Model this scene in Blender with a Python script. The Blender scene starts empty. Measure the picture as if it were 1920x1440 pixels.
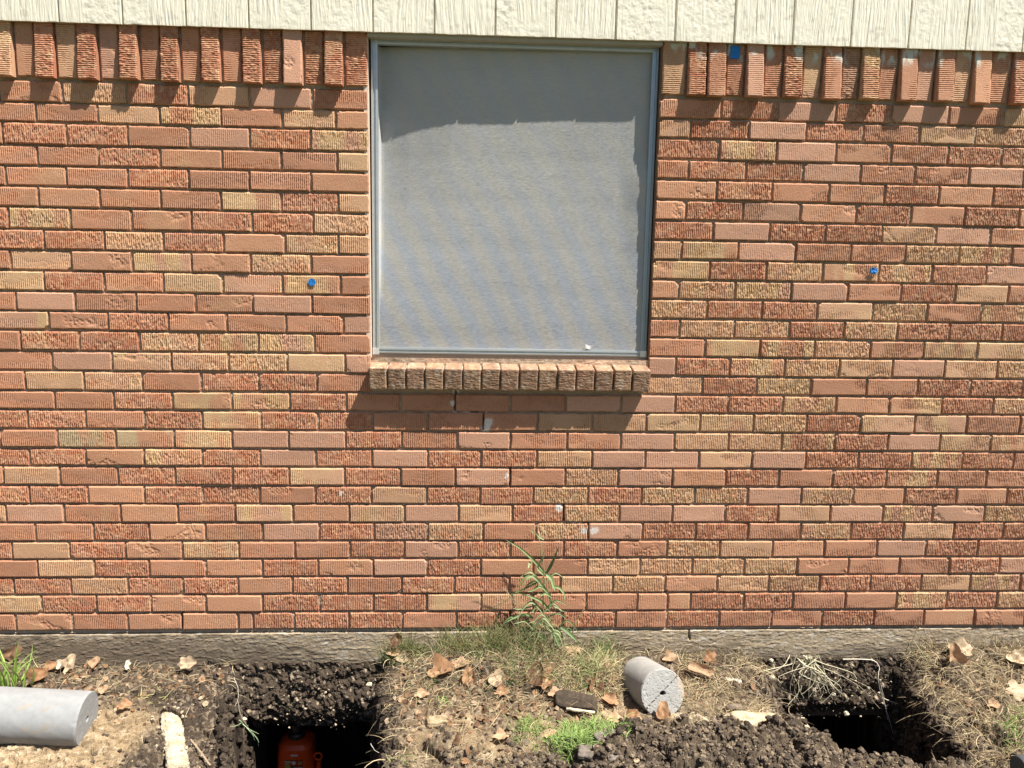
import bpy, math, random
import numpy as np
from mathutils import Matrix, Vector
# ------------------------------------------------------------------ camera, sky, sun, exposure
SC = bpy.context.scene
COL = SC.collection
CAMP = np.array([1.67883977, -2.86112, 1.397808])
CR = np.array([0.99865911, -0.04907991, 0.01646674])
CU = np.array([-0.00855895, 0.15717219, 0.98753413])
CF = np.array([0.0510562, 0.98635088, -0.15654136])
FPX = 1493.856
cam = bpy.data.objects.new('camera', bpy.data.cameras.new('camera'))
COL.objects.link(cam)
cam.matrix_world = Matrix([[CR[0], CU[0], -CF[0], CAMP[0]], [CR[1], CU[1], -CF[1], CAMP[1]], [CR[2], CU[2], -CF[2], CAMP[2]], [0, 0, 0, 1]])
cam.data.sensor_width = 36; cam.data.lens = 36 * FPX / 1920
cam.data.clip_start = .05; cam.data.clip_end = 500
SC.camera = cam
SUNV = Vector((1.65, -1.0, 3.5)).normalized()
W = bpy.data.worlds.new('World'); SC.world = W; W.use_nodes = True
nt = W.node_tree
sky = nt.nodes.new('ShaderNodeTexSky'); sky.sky_type = 'NISHITA'; sky.sun_disc = False
sky.sun_elevation = math.asin(SUNV.z); sky.sun_rotation = math.atan2(SUNV.x, SUNV.y)
bg = nt.nodes['Background']; nt.links.new(sky.outputs[0], bg.inputs[0]); bg.inputs[1].default_value = .05
sl = bpy.data.lights.new('sun', 'SUN'); sl.energy = 5.0; sl.angle = math.radians(.5); sl.color = (1, .95, .87)
so = bpy.data.objects.new('sun', sl); COL.objects.link(so)
so.rotation_euler = SUNV.to_track_quat('Z', 'Y').to_euler(); so.location = (4, -3, 6)
SC.view_settings.view_transform = 'Standard'; SC.view_settings.look = 'None'
SC.view_settings.exposure = 1.1; SC.view_settings.gamma = 1.0
random.seed(7); RNG = np.random.default_rng(11)

# ------------------------------------------------------------------ helpers
def ray(px, py): return CF + CR * (px - 960) / FPX - CU * (py - 720) / FPX
def onY(px, py, y=0.):
    d = ray(px, py); return CAMP + d * (y - CAMP[1]) / d[1]
def hsh(ix, iy, s):
    h = (ix.astype(np.int64) * 374761393 + iy.astype(np.int64) * 668265263 + s * 974634777) & 0xffffffff
    h = ((h ^ (h >> 13)) * 1274126177) & 0xffffffff
    h = ((h ^ (h >> 16)) * 2246822519) & 0xffffffff
    return ((h ^ (h >> 15)) & 0xffffff) / 16777216.0
def vn(x, y, s=0):
    x = np.asarray(x, float); y = np.asarray(y, float)
    ix = np.floor(x); iy = np.floor(y); fx = x - ix; fy = y - iy
    fx = fx * fx * (3 - 2 * fx); fy = fy * fy * (3 - 2 * fy)
    a = hsh(ix, iy, s); b = hsh(ix + 1, iy, s); c = hsh(ix, iy + 1, s); d = hsh(ix + 1, iy + 1, s)
    return (a * (1 - fx) + b * fx) * (1 - fy) + (c * (1 - fx) + d * fx) * fy
def fbm(x, y, s=0, o=3):
    t = 0; a = .5; n = 0
    for i in range(o): t = t + a * vn(x * 2 ** i, y * 2 ** i, s + i * 17); n += a; a *= .55
    return t / n
def cell(x, y, s=0):
    """distance to the nearest jittered point and that point's random value"""
    ix = np.floor(x); iy = np.floor(y); best = np.full(np.shape(x), 9.); val = np.zeros(np.shape(x)); sec = best.copy()
    for dx in (-1, 0, 1):
        for dy in (-1, 0, 1):
            jx = ix + dx + hsh(ix + dx, iy + dy, s); jy = iy + dy + hsh(ix + dx, iy + dy, s + 5)
            d = np.hypot(x - jx, y - jy); m = d < best
            sec = np.where(m, best, np.minimum(sec, d)); best = np.where(m, d, best); val = np.where(m, hsh(ix + dx, iy + dy, s + 9), val)
    return best, val, sec
def ss(a, b, x):
    t = np.clip((np.asarray(x, float) - a) / (b - a), 0, 1); return t * t * (3 - 2 * t)
def mix(a, b, t):
    a = np.asarray(a, float); b = np.asarray(b, float); t = np.asarray(t)[..., None]; return a * (1 - t) + b * t
class MB:
    """collects vertices, quads / triangles and vertex colours for ONE mesh object"""
    def __init__(s): s.v = []; s.q = []; s.t = []; s.c = []; s.n = 0
    def add(s, v, q=None, t=None, c=(1, 1, 1)):
        v = np.asarray(v, float).reshape(-1, 3); c = np.asarray(c, float)
        if c.ndim == 1: c = np.tile(c, (len(v), 1))
        s.v.append(v); s.c.append(c.reshape(-1, 3))
        if q is not None: s.q.append(np.asarray(q, int).reshape(-1, 4) + s.n)
        if t is not None: s.t.append(np.asarray(t, int).reshape(-1, 3) + s.n)
        s.n += len(v)
    def grid(s, P, c=(1, 1, 1), flip=False):
        n, m = P.shape[:2]; i = np.arange(n * m).reshape(n, m)
        q = np.stack([i[:-1, :-1], i[:-1, 1:], i[1:, 1:], i[1:, :-1]], -1).reshape(-1, 4)
        if flip: q = q[:, ::-1]
        c = np.asarray(c, float)
        s.add(P.reshape(-1, 3), q=q, c=c if c.ndim == 1 else c.reshape(-1, 3)); return s
    def box(s, a, b, c=(1, 1, 1)):
        x0, y0, z0 = a; x1, y1, z1 = b
        v = [(x0, y0, z0), (x1, y0, z0), (x1, y1, z0), (x0, y1, z0), (x0, y0, z1), (x1, y0, z1), (x1, y1, z1), (x0, y1, z1)]
        s.add(v, q=[(0, 3, 2, 1), (4, 5, 6, 7), (0, 1, 5, 4), (1, 2, 6, 5), (2, 3, 7, 6), (3, 0, 4, 7)], c=c); return s
    def build(s, name, mat, parent=None, smooth=False):
        me = bpy.data.meshes.new(name); V = np.concatenate(s.v); Cc = np.concatenate(s.c)
        Q = np.concatenate(s.q) if s.q else np.zeros((0, 4), int); T = np.concatenate(s.t) if s.t else np.zeros((0, 3), int)
        me.vertices.add(len(V)); me.vertices.foreach_set('co', V.astype(np.float32).ravel())
        me.loops.add(Q.size + T.size); me.loops.foreach_set('vertex_index', np.concatenate([Q.ravel(), T.ravel()]).astype(np.int32))
        me.polygons.add(len(Q) + len(T))
        st = np.concatenate([np.arange(len(Q)) * 4, len(Q) * 4 + np.arange(len(T)) * 3]).astype(np.int32)
        me.polygons.foreach_set('loop_start', st)
        me.polygons.foreach_set('use_smooth', np.full(len(Q) + len(T), smooth))
        me.update(calc_edges=True)
        at = me.color_attributes.new('Col', 'FLOAT_COLOR', 'POINT')
        at.data.foreach_set('color', np.hstack([np.clip(Cc, 0, 1), np.ones((len(Cc), 1))]).astype(np.float32).ravel())
        me.materials.append(mat); o = bpy.data.objects.new(name, me); COL.objects.link(o)
        if parent is not None: o.parent = parent; o.matrix_parent_inverse = Matrix.Translation(-parent.location) if parent.location.length else Matrix()
        return o
def tag(o, label=None, cat=None, group=None, kind=None):
    if label: o['label'] = label
    if cat: o['category'] = cat
    if group: o['group'] = group
    if kind: o['kind'] = kind
    return o
def empty(name, loc=(0, 0, 0)):
    o = bpy.data.objects.new(name, None); COL.objects.link(o); o.location = loc; o.empty_display_size = .05; return o
def mat(name, rough=.9, spec=.3, metal=0., noise=0., nscale=200., bump=0., bscale=300., stretch=(1, 1, 1), trans=0., detail=4, bstretch=None):
    m = bpy.data.materials.new(name); m.use_nodes = True; n = m.node_tree; B = n.nodes['Principled BSDF']
    B.inputs['Roughness'].default_value = rough; B.inputs['Specular IOR Level'].default_value = spec; B.inputs['Metallic'].default_value = metal
    A = n.nodes.new('ShaderNodeAttribute'); A.attribute_name = 'Col'; out = A.outputs['Color']
    tc = n.nodes.new('ShaderNodeTexCoord'); mp = n.nodes.new('ShaderNodeMapping'); mp.inputs['Scale'].default_value = stretch
    n.links.new(tc.outputs['Object'], mp.inputs[0])
    if noise:
        N = n.nodes.new('ShaderNodeTexNoise'); N.inputs['Scale'].default_value = nscale; N.inputs['Detail'].default_value = detail
        n.links.new(mp.outputs[0], N.inputs['Vector'])
        mr = n.nodes.new('ShaderNodeMapRange'); mr.inputs[1].default_value = .3; mr.inputs[2].default_value = .7
        mr.inputs[3].default_value = 1 - noise; mr.inputs[4].default_value = 1 + noise; n.links.new(N.outputs[0], mr.inputs[0])
        vm = n.nodes.new('ShaderNodeVectorMath'); vm.operation = 'SCALE'; n.links.new(out, vm.inputs[0]); n.links.new(mr.outputs[0], vm.inputs['Scale']); out = vm.outputs[0]
    n.links.new(out, B.inputs['Base Color'])
    if bump:
        N2 = n.nodes.new('ShaderNodeTexNoise'); N2.inputs['Scale'].default_value = bscale; N2.inputs['Detail'].default_value = 5
        if bstretch:
            mp2 = n.nodes.new('ShaderNodeMapping'); mp2.inputs['Scale'].default_value = bstretch; n.links.new(tc.outputs['Object'], mp2.inputs[0]); n.links.new(mp2.outputs[0], N2.inputs['Vector'])
        else: n.links.new(mp.outputs[0], N2.inputs['Vector'])
        bp = n.nodes.new('ShaderNodeBump'); bp.inputs['Strength'].default_value = 1; bp.inputs['Distance'].default_value = bump
        n.links.new(N2.outputs[0], bp.inputs['Height']); n.links.new(bp.outputs[0], B.inputs['Normal'])
    if trans:
        T = n.nodes.new('ShaderNodeBsdfTranslucent'); n.links.new(out, T.inputs['Color'])
        mx = n.nodes.new('ShaderNodeMixShader'); mx.inputs[0].default_value = trans
        n.links.new(B.outputs[0], mx.inputs[1]); n.links.new(T.outputs[0], mx.inputs[2]); n.links.new(mx.outputs[0], n.nodes['Material Output'].inputs['Surface'])
    return m
M = dict(
    brick=mat('brick', .92, .2, noise=.16, nscale=350, bump=.0007, bscale=800),
    mortar=mat('mortar', .95, .15, noise=.25, nscale=250, bump=.001, bscale=500),
    concrete=mat('concrete', .9, .25, noise=.16, nscale=140, bump=.0008, bscale=420),
    pile=mat('pile_concrete', .8, .35, noise=.06, nscale=60, bump=.0002, bscale=500),
    paint=mat('cream_paint', .55, .4, noise=.04, nscale=40, bump=.0005, bscale=260, stretch=(1, 1, .25)),
    alu=mat('aluminium', .38, .5, metal=.55, noise=.05, nscale=50),
    soil=mat('soil', .97, .12, noise=.38, nscale=320, bump=.0022, bscale=380),
    leaf=mat('dead_leaf', .75, .3, noise=.2, nscale=120, bump=.0004, bscale=150, trans=.18),
    grass=mat('grass_blade', .6, .35, noise=.12, nscale=60, trans=.25),
    straw=mat('straw', .8, .25, noise=.15, nscale=80, trans=.1),
    root=mat('root', .85, .2, noise=.2, nscale=150),
    tape=mat('blue_tape', .6, .3, noise=.08, nscale=90),
    orange=mat('orange_paint', .35, .5, noise=.05, nscale=50),
    steel=mat('dark_steel', .45, .5, metal=.6, noise=.1, nscale=60),
)
ROWS=[
 (1,-5,[1,205,406,605,811,867,1019,1224,1425,1630,1834,2036,2240,2440,2646,2852,3054,3260,3462,3667],'roroooRRRrRrRrRrrRror',None,None),
 (72,67,[99,298,496,696,904,1116,1317,1517,1723,1922,2125,2322,2440,2530,2738,2932,3139,3344,3547,3750],'yRRooRRRmbrrooRRrrMRY',None,None),
 (143,140,[5,209,415,616,817,1017,1220,1423,1622,1829,2024,2225,2427,2630,2832,3032,3233,3437,3634,3837],'RRBRRoRrRRrbYobYRRbMr',None,None),
 (211,211,[96,298,497,701,909,1113,1318,1519,1720,1919,2126,2327,2530,2732,2938,3140,3343,3543,3744],'rbRroRopRorbBYYrrrRp',None,None),
 (281,281,[10,215,415,620,824,1030,1232,1434,1635,1831,2033,2236,2428,2632,2837,3040,3247,3442,3649],'RbRoYrrRpRrRrYborpRR',None,None),
 (350,352,[98,305,503,706,913,1120,1322,1521,1728,1926,2124,2331,2535,2737,2942,3140,3346,3547,3743],'rrRorpRDYrYpRRrYRbRR',None,None),
 (421,422,[0,205,406,610,817,1026,1231,1435,1636,1837,2029,2239,2442,2644,2848,3051,3258,3453,3660],'bprormoypbRYppRbpMpM',None,None),
 (493,491,[88,293,494,701,908,1109,1314,1517,1715,1913,2118,2321,2524,2726,2934,3135,3337,3541,3742],'RRoRRrRbRRYRYYpYoRrR',None,None),
 (562,560,[3,200,403,607,813,1016,1217,1422,1623,1825,2031,2230,2435,2638,2842,3050,3258,3458,3651],'obrRRRyRrprBpoRrRMrr',None,None),
 (634,630,[99,295,501,707,913,1114,1317,1521,1717,1924,2129,2329,2533,2734,2940,3144,3351,3549,3751],'RRoMRpRpRRbppbpRRMRr',None,None),
 (700,701,[4,201,404,610,816,1018,1223,1426,1629,1824,2034,2234,2436,2640,2843,3047,3251,3454,3652],'orGgmppRrprrpbBMRpym',None,None),
 (770,770,[102,304,509,713,921,1125,1321,1521,1724,1923,2125,2327,2529,2731,2933,3140,3348,3551,3759],'RRrRmRRrrrbbyyYRymrr',None,None),
 (840,844,[201,406,611,820,1026,1228,1421,1620,1822,2026,2231,2432,2631,2837,3040,3244,3447,3646],'rrRmmRrrrrppRRYomRY',None,None),
 (909,912,[104,307,509,715,918,1124],'rbYrRRr',[2530,2734,2939,3150,3346,3550],'BRMrrRR'),
 (981,981,[202,409,615,814,1020,1226],'rpyYYyp',[2427,2629,2835,3041,3243,3443,3647],'pRMYbpbY'),
 (1051,1053,[100,300,507,712,921,1118],'rRRYMMr',[2532,2736,2942,3152,3356,3561],'rmMBrmy'),
 (1124,1121,[201,403,611,814,1020,1221],'mrRrrrp',[2435,2637,2843,3047,3248,3447,3649],'rBYRYRRR'),
 (1191,1191,[95,295,504,708,907,1113],'rprrrpr',[2532,2735,2941,3149,3355,3560],'YRRyYrM'),
 (1259,1263,[195,399,601,804,1011,1214],'yRrymmr',[2425,2632,2839,3049,3249,3454,3655],'oYMprRbr'),
 (1331,1332,[88,292,499,701,904,1113],'rbomoYr',[2534,2741,2950,3159,3359,3562],'mRYmMRp'),
 (1401,1404,[205,408,608,813,1024,1209],'RRBRoYb',[2427,2633,2844,3049,3252,3455,3653],'bmprrYMr'),
 (1471,1473,[92,298,504,707,913,1123],'RMrrRRB',[2538,2744,2949,3158,3360,3564],'RpRRbpr'),
 (1546,1540,[197,401,606,810,1015,1211],'rorrmRb',[2436,2642,2852,3057,3260,3459,3663],'oRdoRrRo'),
 (1615,1612,[93,295,499,705,909,1119],'rrrRrro',[2543,2744,2951,3155,3356,3558],'oRrrRoR'),
 (1683,1684,[203,406,610,819,1019,1210],'rrRorry',[2438,2645,2851,3061,3260,3461],'rRRprrp'),
 (1751,1753,[95,305,507,713,915,1121],'rRRrpRM',[2545,2751,2965,3167,3375,3574],'RMprrRr'),
 (1826,1824,[209,411,617,821,1027,1207],'rrbMrbo',[2438,2645,2852,3058,3264,3467],'bRpRryY'),
 (1890,1891,[300,512,714,918,1129],'rBRbpr',[2544,2746,2954,3155,3364,3566],'rRpRpry'),
]
SOLL= [95, 157, 223, 290, 361, 429, 497, 563, 631, 696, 764, 831, 900, 967, 1035, 1104, 1172, 1239, 1313]
SOLR= [2342, 2413, 2482, 2550, 2617, 2683, 2751, 2821, 2891, 2959, 3026, 3093, 3162, 3229, 3296, 3363, 3429, 3496, 3572]
(1, -5, [1, 205, 406, 605, 811, 867, 1019, 1224, 1425, 1630, 1834, 2036, 2240, 2440, 2646, 2852, 3054, 3260, 3462, 3667], 'roroooRRRrRrRrRrrRror', None, None)
(634, 630, [99, 295, 501, 707, 913, 1114, 1317, 1521, 1717, 1924, 2129, 2329, 2533, 2734, 2940, 3144, 3351, 3549, 3751], 'RRoMRpRpRRbppbpRRMRr', None, None)
(1259, 1263, [195, 399, 601, 804, 1011, 1214], 'yRrymmr', [2425, 2632, 2839, 3049, 3249, 3454, 3655], 'oYMprRbr')
(1890, 1891, [300, 512, 714, 918, 1129], 'rBRbpr', [2544, 2746, 2954, 3155, 3364, 3566], 'rRpRpry')
# ------------------------------------------------------------------ the house
house = empty('brick_house')
tag(house, 'orange red ribbed brick house wall with cream siding above and a square screened window', 'house')
XL, XR = 1.317, 2.327                      # window opening
BC = dict(o=(.51, .255, .145), r=(.455, .21, .122), p=(.49, .275, .185), b=(.545, .335, .19), y=(.55, .39, .205), m=(.56, .39, .20), g=(.40, .35, .20), d=(.36, .21, .14))
for _k in BC: BC[_k] = tuple(.62 * np.array(BC[_k]) * np.array((.95, 1.0, 1.04)) + .38 * np.array((.465, .235, .136)) * (.95 if _k in 'rd' else 1.08))
def brick_color(U, V, L, kind, x, s):
    k = kind.lower(); rough = kind.isupper()
    base = np.array(BC[k]); r1 = random.uniform(.9, 1.1)
    c = np.ones(U.shape + (3,)) * base * r1
    if k in 'mg':
        band = ss(.42, .6, fbm(U * 22 + 7, V * 5, s, 2)); c = mix(c, np.array(BC[random.choice('pro')]) * r1, band * .9)
    elif k == 'y':
        band = ss(.5, .7, fbm(U * 16 + 3, V * 9, s, 2)); c = mix(c, np.array(BC['p']) * r1, band * .8); c = mix(c, np.array(BC['b']) * r1, .35 + 0 * band)
    elif k in 'rob':
        band = ss(.55, .75, fbm(U * 14 + 3, V * 8, s, 2)); c = mix(c, np.array(BC[random.choice('bpyo')]) * r1, band * .3)
    if rough and k in 'ry':
        sp = ss(.5, .65, fbm(U * 60, V * 90, s + 40, 2)); c = mix(c, np.array((.38, .135, .075)) if k == 'r' else np.array((.45, .21, .11)), sp * .55)
        sp = ss(.62, .75, fbm(U * 70, V * 120, s + 80, 2)); c = mix(c, np.array((.62, .40, .23)), sp * .45)
    c *= (.93 + .14 * fbm(U * 6, V * 12, s + 3, 3))[..., None]
    t = .10 * ss(2.2, 3.8, x) if np.isscalar(x) else 0
    return c * (1 - t) + np.array((.62, .42, .29)) * t
SEED = [100]
def brick(mb, kind, Lw, H, frame, hi=True):
    """one face brick: Lw long, H high; frame(u, v, d) -> world points (d = how far the face stands proud)"""
    SEED[0] += 13; s = SEED[0]
    rough = kind.isupper(); k = kind.lower()
    nu = max(3, int(round(Lw / .0068))) * 4 if hi else max(3, int(Lw / .012)); nv = 18 if hi else 6
    u = np.concatenate([[0], np.linspace(.0006, Lw - .0006, nu + 1), [Lw]]); v = np.concatenate([[0], np.linspace(.0006, H - .0006, nv), [H]])
    U, V = np.meshgrid(u, v)
    # uneven edges
    ej = .0042 * (fbm(U * 45, V * 45, s, 3) - .5)
    edge = np.minimum.reduce([U, Lw - U, V, H - V])
    rnd = .0036 * (1 - ss(0, .0042, edge + .002 * (fbm(U * 70, V * 70, s + 60, 2) - .5))) ** 1.6
    amp = (.0036 if rough else {'o': .0020, 'p': .0018, 'g': .0034}.get(k, .0034)) * random.uniform(.8, 1.2)
    loc = ss(.3, .62, fbm(U * 10, V * 22, s + 1, 2)) if not rough else 1.
    if not rough and k in 'op': amp *= 1.0; loc = loc * .75
    wob = .3 * (fbm(U * 25, V * 90, s + 2, 2) - .5)
    rib = (1 - np.abs(np.sin(np.pi * (U / .0068 + wob)))) ** 1.5
    D = -rib * amp * (.25 + 1.15 * vn(U * 130, V * 190, s + 4)) * loc
    D = D + .0004 * (vn(U * 300, V * 300, s + 30) - .5)
    D += .0012 * (fbm(U * 9, V * 15, s + 5, 2) - .5)
    if rough:
        m = ss(.38, .62, fbm(U * 11, V * 24, s + 6, 2) + random.uniform(-.05, .12))
        ch = fbm(U * 300, V * 105, s + 7, 2); D += m * ((ch - .5) * .0050 - .0006) + (1 - m) * (ch - .5) * .0014
    elif random.random() < .35:
        m = ss(.60, .75, fbm(U * 14, V * 20, s + 8, 2)); D -= m * .003 * vn(U * 150, V * 150, s + 9)
    # a chipped corner now and then
    if random.random() < .38:
        cu, cv = random.choice([0, Lw]), random.choice([0, H, H]); r = random.uniform(.008, .018)
        D -= .009 * (1 - ss(r * .55, r, np.hypot(U - cu, V - cv) + .006 * fbm(U * 120, V * 120, s + 12, 2)))
    D = D - rnd
    P = frame(U + ej * (edge < .004), V + ej * (edge < .004), D)
    c = brick_color(U, V, Lw, kind, float(P[0, 0, 0]), s)
    mb.grid(P, c)
    # sides
    ring = np.concatenate([np.stack([U[0], V[0], D[0]], -1), np.stack([U[1:, -1], V[1:, -1], D[1:, -1]], -1),
                           np.stack([U[-1, -2::-1], V[-1, -2::-1], D[-1, -2::-1]], -1), np.stack([U[-2:0:-1, 0], V[-2:0:-1, 0], D[-2:0:-1, 0]], -1)])
    ring = np.concatenate([ring, ring[:1]])
    A = frame(ring[:, 0], ring[:, 1], ring[:, 2]); Bk = frame(ring[:, 0], ring[:, 1], np.full(len(ring), -.045))
    mb.grid(np.stack([A, Bk], 0), c[0, 0], flip=True)
WHITE = [((1.742, .80), .022), ((1.735, .778), .02), ((2.012, .472), .018), ((2.108, .385), .017), ((2.146, .388), .018), ((1.615, .87), .012), ((1.812, .60), .010), ((1.205, .53), .008)]
bricks = MB()
J = .0038                                  # half a joint
def lay(x0, x1, z0, z1, kind):
    if x1 - x0 < .012: return
    hi = x1 > -.15 and x0 < 3.95
    out = random.gauss(0, .0011); tl = random.gauss(0, .004); dz = random.gauss(0, .0008)
    z0 = z0 + dz; slope = random.gauss(0, .004)
    def fr(u, v, d): return np.stack([x0 + u, -(d + out + tl * (u - .1)) + 0 * u, z0 + v + slope * (u - .1)], -1)
    brick(bricks, kind, x1 - x0, z1 - z0, fr, hi)
POOL = 'rrRRRopbyYmM'
def zline(k, x):
    a, b = (ROWS[k][0], ROWS[k][1]) if k < 28 else (1962, 1960)
    return (a + (b - a) * x / 3.7) / 1000
for k, (za, zb, lp, ls, rp, rs) in enumerate(ROWS):
    def z_(x, kk): return zline(kk, x)
    def run(perps, letters, lo, hi_):
        xs = [p / 1000 for p in perps]
        if lo is None:
            x = xs[0]
            while x > -1.6: x -= .2032; xs.insert(0, x); letters = (random.choice(POOL) if len(xs) > len(perps) + 1 else '') + letters
        else: xs.insert(0, lo - J)
        if hi_ is None:
            x = xs[-1]; first = True
            while x < 5.2:
                x += .2032; xs.append(x)
                if not first: letters += random.choice(POOL)
                first = False
        else: xs.append(hi_ + J)
        for a, b, ch in zip(xs[:-1], xs[1:], letters):
            xm = (a + b) / 2
            lay(a + J, b - J * random.uniform(.8, 1.1), z_(xm, k) - .0002, z_(xm, k + 1) - .0074 + random.uniform(-.0006, .0006), ch)
    if rp is None: run(lp, ls, None, None)
    else: run(lp, ls, None, XL); run(rp, rs, XR, None)
for vv, cc in zip(bricks.v, bricks.c):                # white mortar smears over brick corners beside the crack
    for (wx, wz), r in WHITE:
        if abs(vv[0, 0] - wx) < .3 and abs(vv[0, 2] - wz) < .15:
            m = 1 - ss(r * .5, r, np.hypot(vv[:, 0] - wx, vv[:, 2] - wz) + .016 * (fbm(vv[:, 0] * 110, vv[:, 2] * 110, 3, 2) - .5)); cc[:] = mix(cc, (.70, .66, .60), m * .85)
brick_o = bricks.build('brick_courses', M['brick'], house)
# soldier course: ribs run across, every other brick kicked out at its foot
sold = MB(); sold_left = sold
def soldier(x0, x1, kick, kind, xm):
    top, bot = (.006, .027) if kick else (.001, .003)
    bot += random.uniform(-.003, .003); z0 = 1.9665 + (random.uniform(-.006, 0) if kick else random.uniform(0, .003)); L = .215
    wdt = x1 - x0
    def fr(u, v, d):   # u runs up the brick, v across it
        base = bot + (top - bot) * u / L
        return np.stack([x1 - v, -(base + d), z0 + u], -1)
    def fr2(u, v, d):  # side walls reach back to the wall
        base = bot + (top - bot) * u / L
        return np.stack([x1 - v, -np.where(d < -.04, -.03, base + d), z0 + u], -1)
    SEED[0] += 1; hi = -.2 < x0 < 4
    n0 = len(sold.c); brick(sold, kind, L, wdt, fr2, hi)
    if x0 > 2.3:                                    # old paint smears on the right hand soldiers
        P = sold.v[n0]; c = sold.c[n0]; m = ss(.52, .66, fbm(P[:, 0] * 30, P[:, 2] * 14, 77, 3)) * ss(2.07, 2.11, P[:, 2]) * .8
        sold.c[n0] = mix(c, (.62, .66, .58), m)
SK = 'PRPRPRPRPRPRPRPRPR'
xs = [v / 1000 for v in SOLL]
for i in range(len(xs) - 1): soldier(xs[i] + .004, xs[i + 1] - .003 if i < len(xs) - 2 else XL, SK[i] == 'P' and True, 'YoRbRpRrRrRrRRpRRR'[i] if i < 18 else 'r', 0)
x = xs[0]; i = 1
while x > -1.6: soldier(x - .0675 + .004, x - .003, i % 2 == 0, random.choice('rRbop'), 0); x -= .0675; i += 1
sold = MB()
xs = [XR - .001] + [v / 1000 for v in SOLR][1:]
KR = 'RPPRPRPRPRPRPRPRPRP'
for i in range(len(xs) - 1): soldier(xs[i] + .004, xs[i + 1] - .003, KR[i] == 'P', 'bRrrprRyrDMrrprbor'[i] if i < 18 else 'r', 0)
x = xs[-1]; i = 0
while x < 5.2: soldier(x + .004, x + .0675 - .003, i % 2 == 0, random.choice('rRbop'), 0); x += .0675; i += 1
sold_left.build('soldier_course', M['brick'], house); sold.build('soldier_course', M['brick'], house)
# mortar sheet with the stair-step crack worked into it
def seg(X, Z, pts, w):
    d = np.full(X.shape, 9.)
    for (ax, az), (bx, bz) in zip(pts[:-1], pts[1:]):
        L2 = (bx - ax) ** 2 + (bz - az) ** 2; t = np.clip(((X - ax) * (bx - ax) + (Z - az) * (bz - az)) / L2, 0, 1)
        d = np.minimum(d, np.hypot(X - ax - t * (bx - ax), Z - az - t * (bz - az)))
    return 1 - ss(w * .6, w, d)
CR1 = [(1.622, .92), (1.622, .845), (1.725, .842), (1.725, .775)]
CR2 = [(1.825, .63), (1.825, .56)]
CR3 = [(2.027, .49), (2.030, .428), (2.118, .421), (2.124, .352)]
CR4 = [(1.835, .068), (1.834, .0)]
CR5 = [(2.44, .215), (2.44, .142), (2.428, .14), (2.44, .068)]
CR6 = [(.605, .068), (.605, 0)]
mort = MB()
def mortar_patch(x0, x1, z0, z1, step):
    nx = max(2, int((x1 - x0) / step)); nz = max(2, int((z1 - z0) / step))
    X, Z = np.meshgrid(np.linspace(x0, x1, nx + 1), np.linspace(z0, z1, nz + 1))
    hz_ = np.abs((Z + .0038 + .03505) % .0701 - .03505); Y = .0086 + .0035 * (1 - ss(.0035, .0085, hz_)) + .0045 * (fbm(X * 55, Z * 90, 5, 3) - .5) + .004 * (fbm(X * 5, Z * 7, 9, 2) - .5)
    big = ss(.62, .72, fbm(X * 14, Z * 20, 21, 2)); Y -= big * .002
    c = mix((.44, .345, .25), (.32, .25, .18), fbm(X * 20, Z * 20, 31, 3))
    c = mix(c, (.55, .34, .22), ss(.5, .7, fbm(X * 9, Z * 9, 41, 2)) * .5)
    for pts in (CR1, CR3, CR2):
        wf = seg(X, Z, pts, .016) * ss(.42, .6, fbm(X * 60, Z * 60, 57, 3)); c = mix(c, (.72, .68, .60), wf * .85); Y -= wf * .002
    for pts, w in ((CR1, .0044), (CR2, .0055), (CR3, .0055), (CR4, .007), (CR5, .003), (CR6, .004)):
        Y = Y + seg(X + .004 * (fbm(X * 60, Z * 60, 51, 2) - .5), Z + .004 * (fbm(X * 60, Z * 60, 53, 2) - .5), pts, w) * .02
    for (wx, wz), r in WHITE:
        m = 1 - ss(r * .4, r, np.hypot(X - wx, Z - wz) + .012 * (fbm(X * 90, Z * 90, 3, 2) - .5)); c = mix(c, (.78, .75, .70), m); Y -= m * .004
    mort.grid(np.stack([X, Y, Z], -1), c)
ZW = 1.035
mortar_patch(-.2, XL - .004, -.012, 2.2, .004); mortar_patch(XL - .004, XR + .004, -.012, ZW, .004); mortar_patch(XR + .004, 3.95, -.012, 2.2, .004)
mortar_patch(-1.7, -.2, -.012, 2.2, .01); mortar_patch(3.95, 5.3, -.012, 2.2, .01)
mort.build('mortar', M['mortar'], house)
# white mortar smears lying over brick corners beside the crack
# wall core, window reveals
core = MB(); dk = (.14, .11, .09)
core.box((-1.7, .05, 0), (XL - .016, .3, 2.2), dk).box((XR + .016, .05, 0), (5.3, .3, 2.2), dk).box((XL - .016, .052, 0), (XR + .016, .3, 1.03), dk)
core.box((XL - .016, .10, 1.03), (XR + .016, .3, 2.2), dk)
core.box((-1.7, .03, 2.2), (5.3, .3, 3.4), dk)
core.build('wall_core', M['concrete'], house)
rv = MB()
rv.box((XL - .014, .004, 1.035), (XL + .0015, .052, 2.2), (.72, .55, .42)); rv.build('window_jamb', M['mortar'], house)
rv = MB(); rv.box((XR - .0015, .006, 1.035), (XR + .014, .052, 2.2), (.2, .12, .08)); rv.build('window_jamb', M['mortar'], house)  # shade of the right reveal painted into this jamb's dark brown
hd = MB(); hd.box((XL + .002, -.006, 2.1265), (XR - .002, .06, 2.2), (.40, .38, .30)); hd.build('window_header', M['paint'], house)
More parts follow.
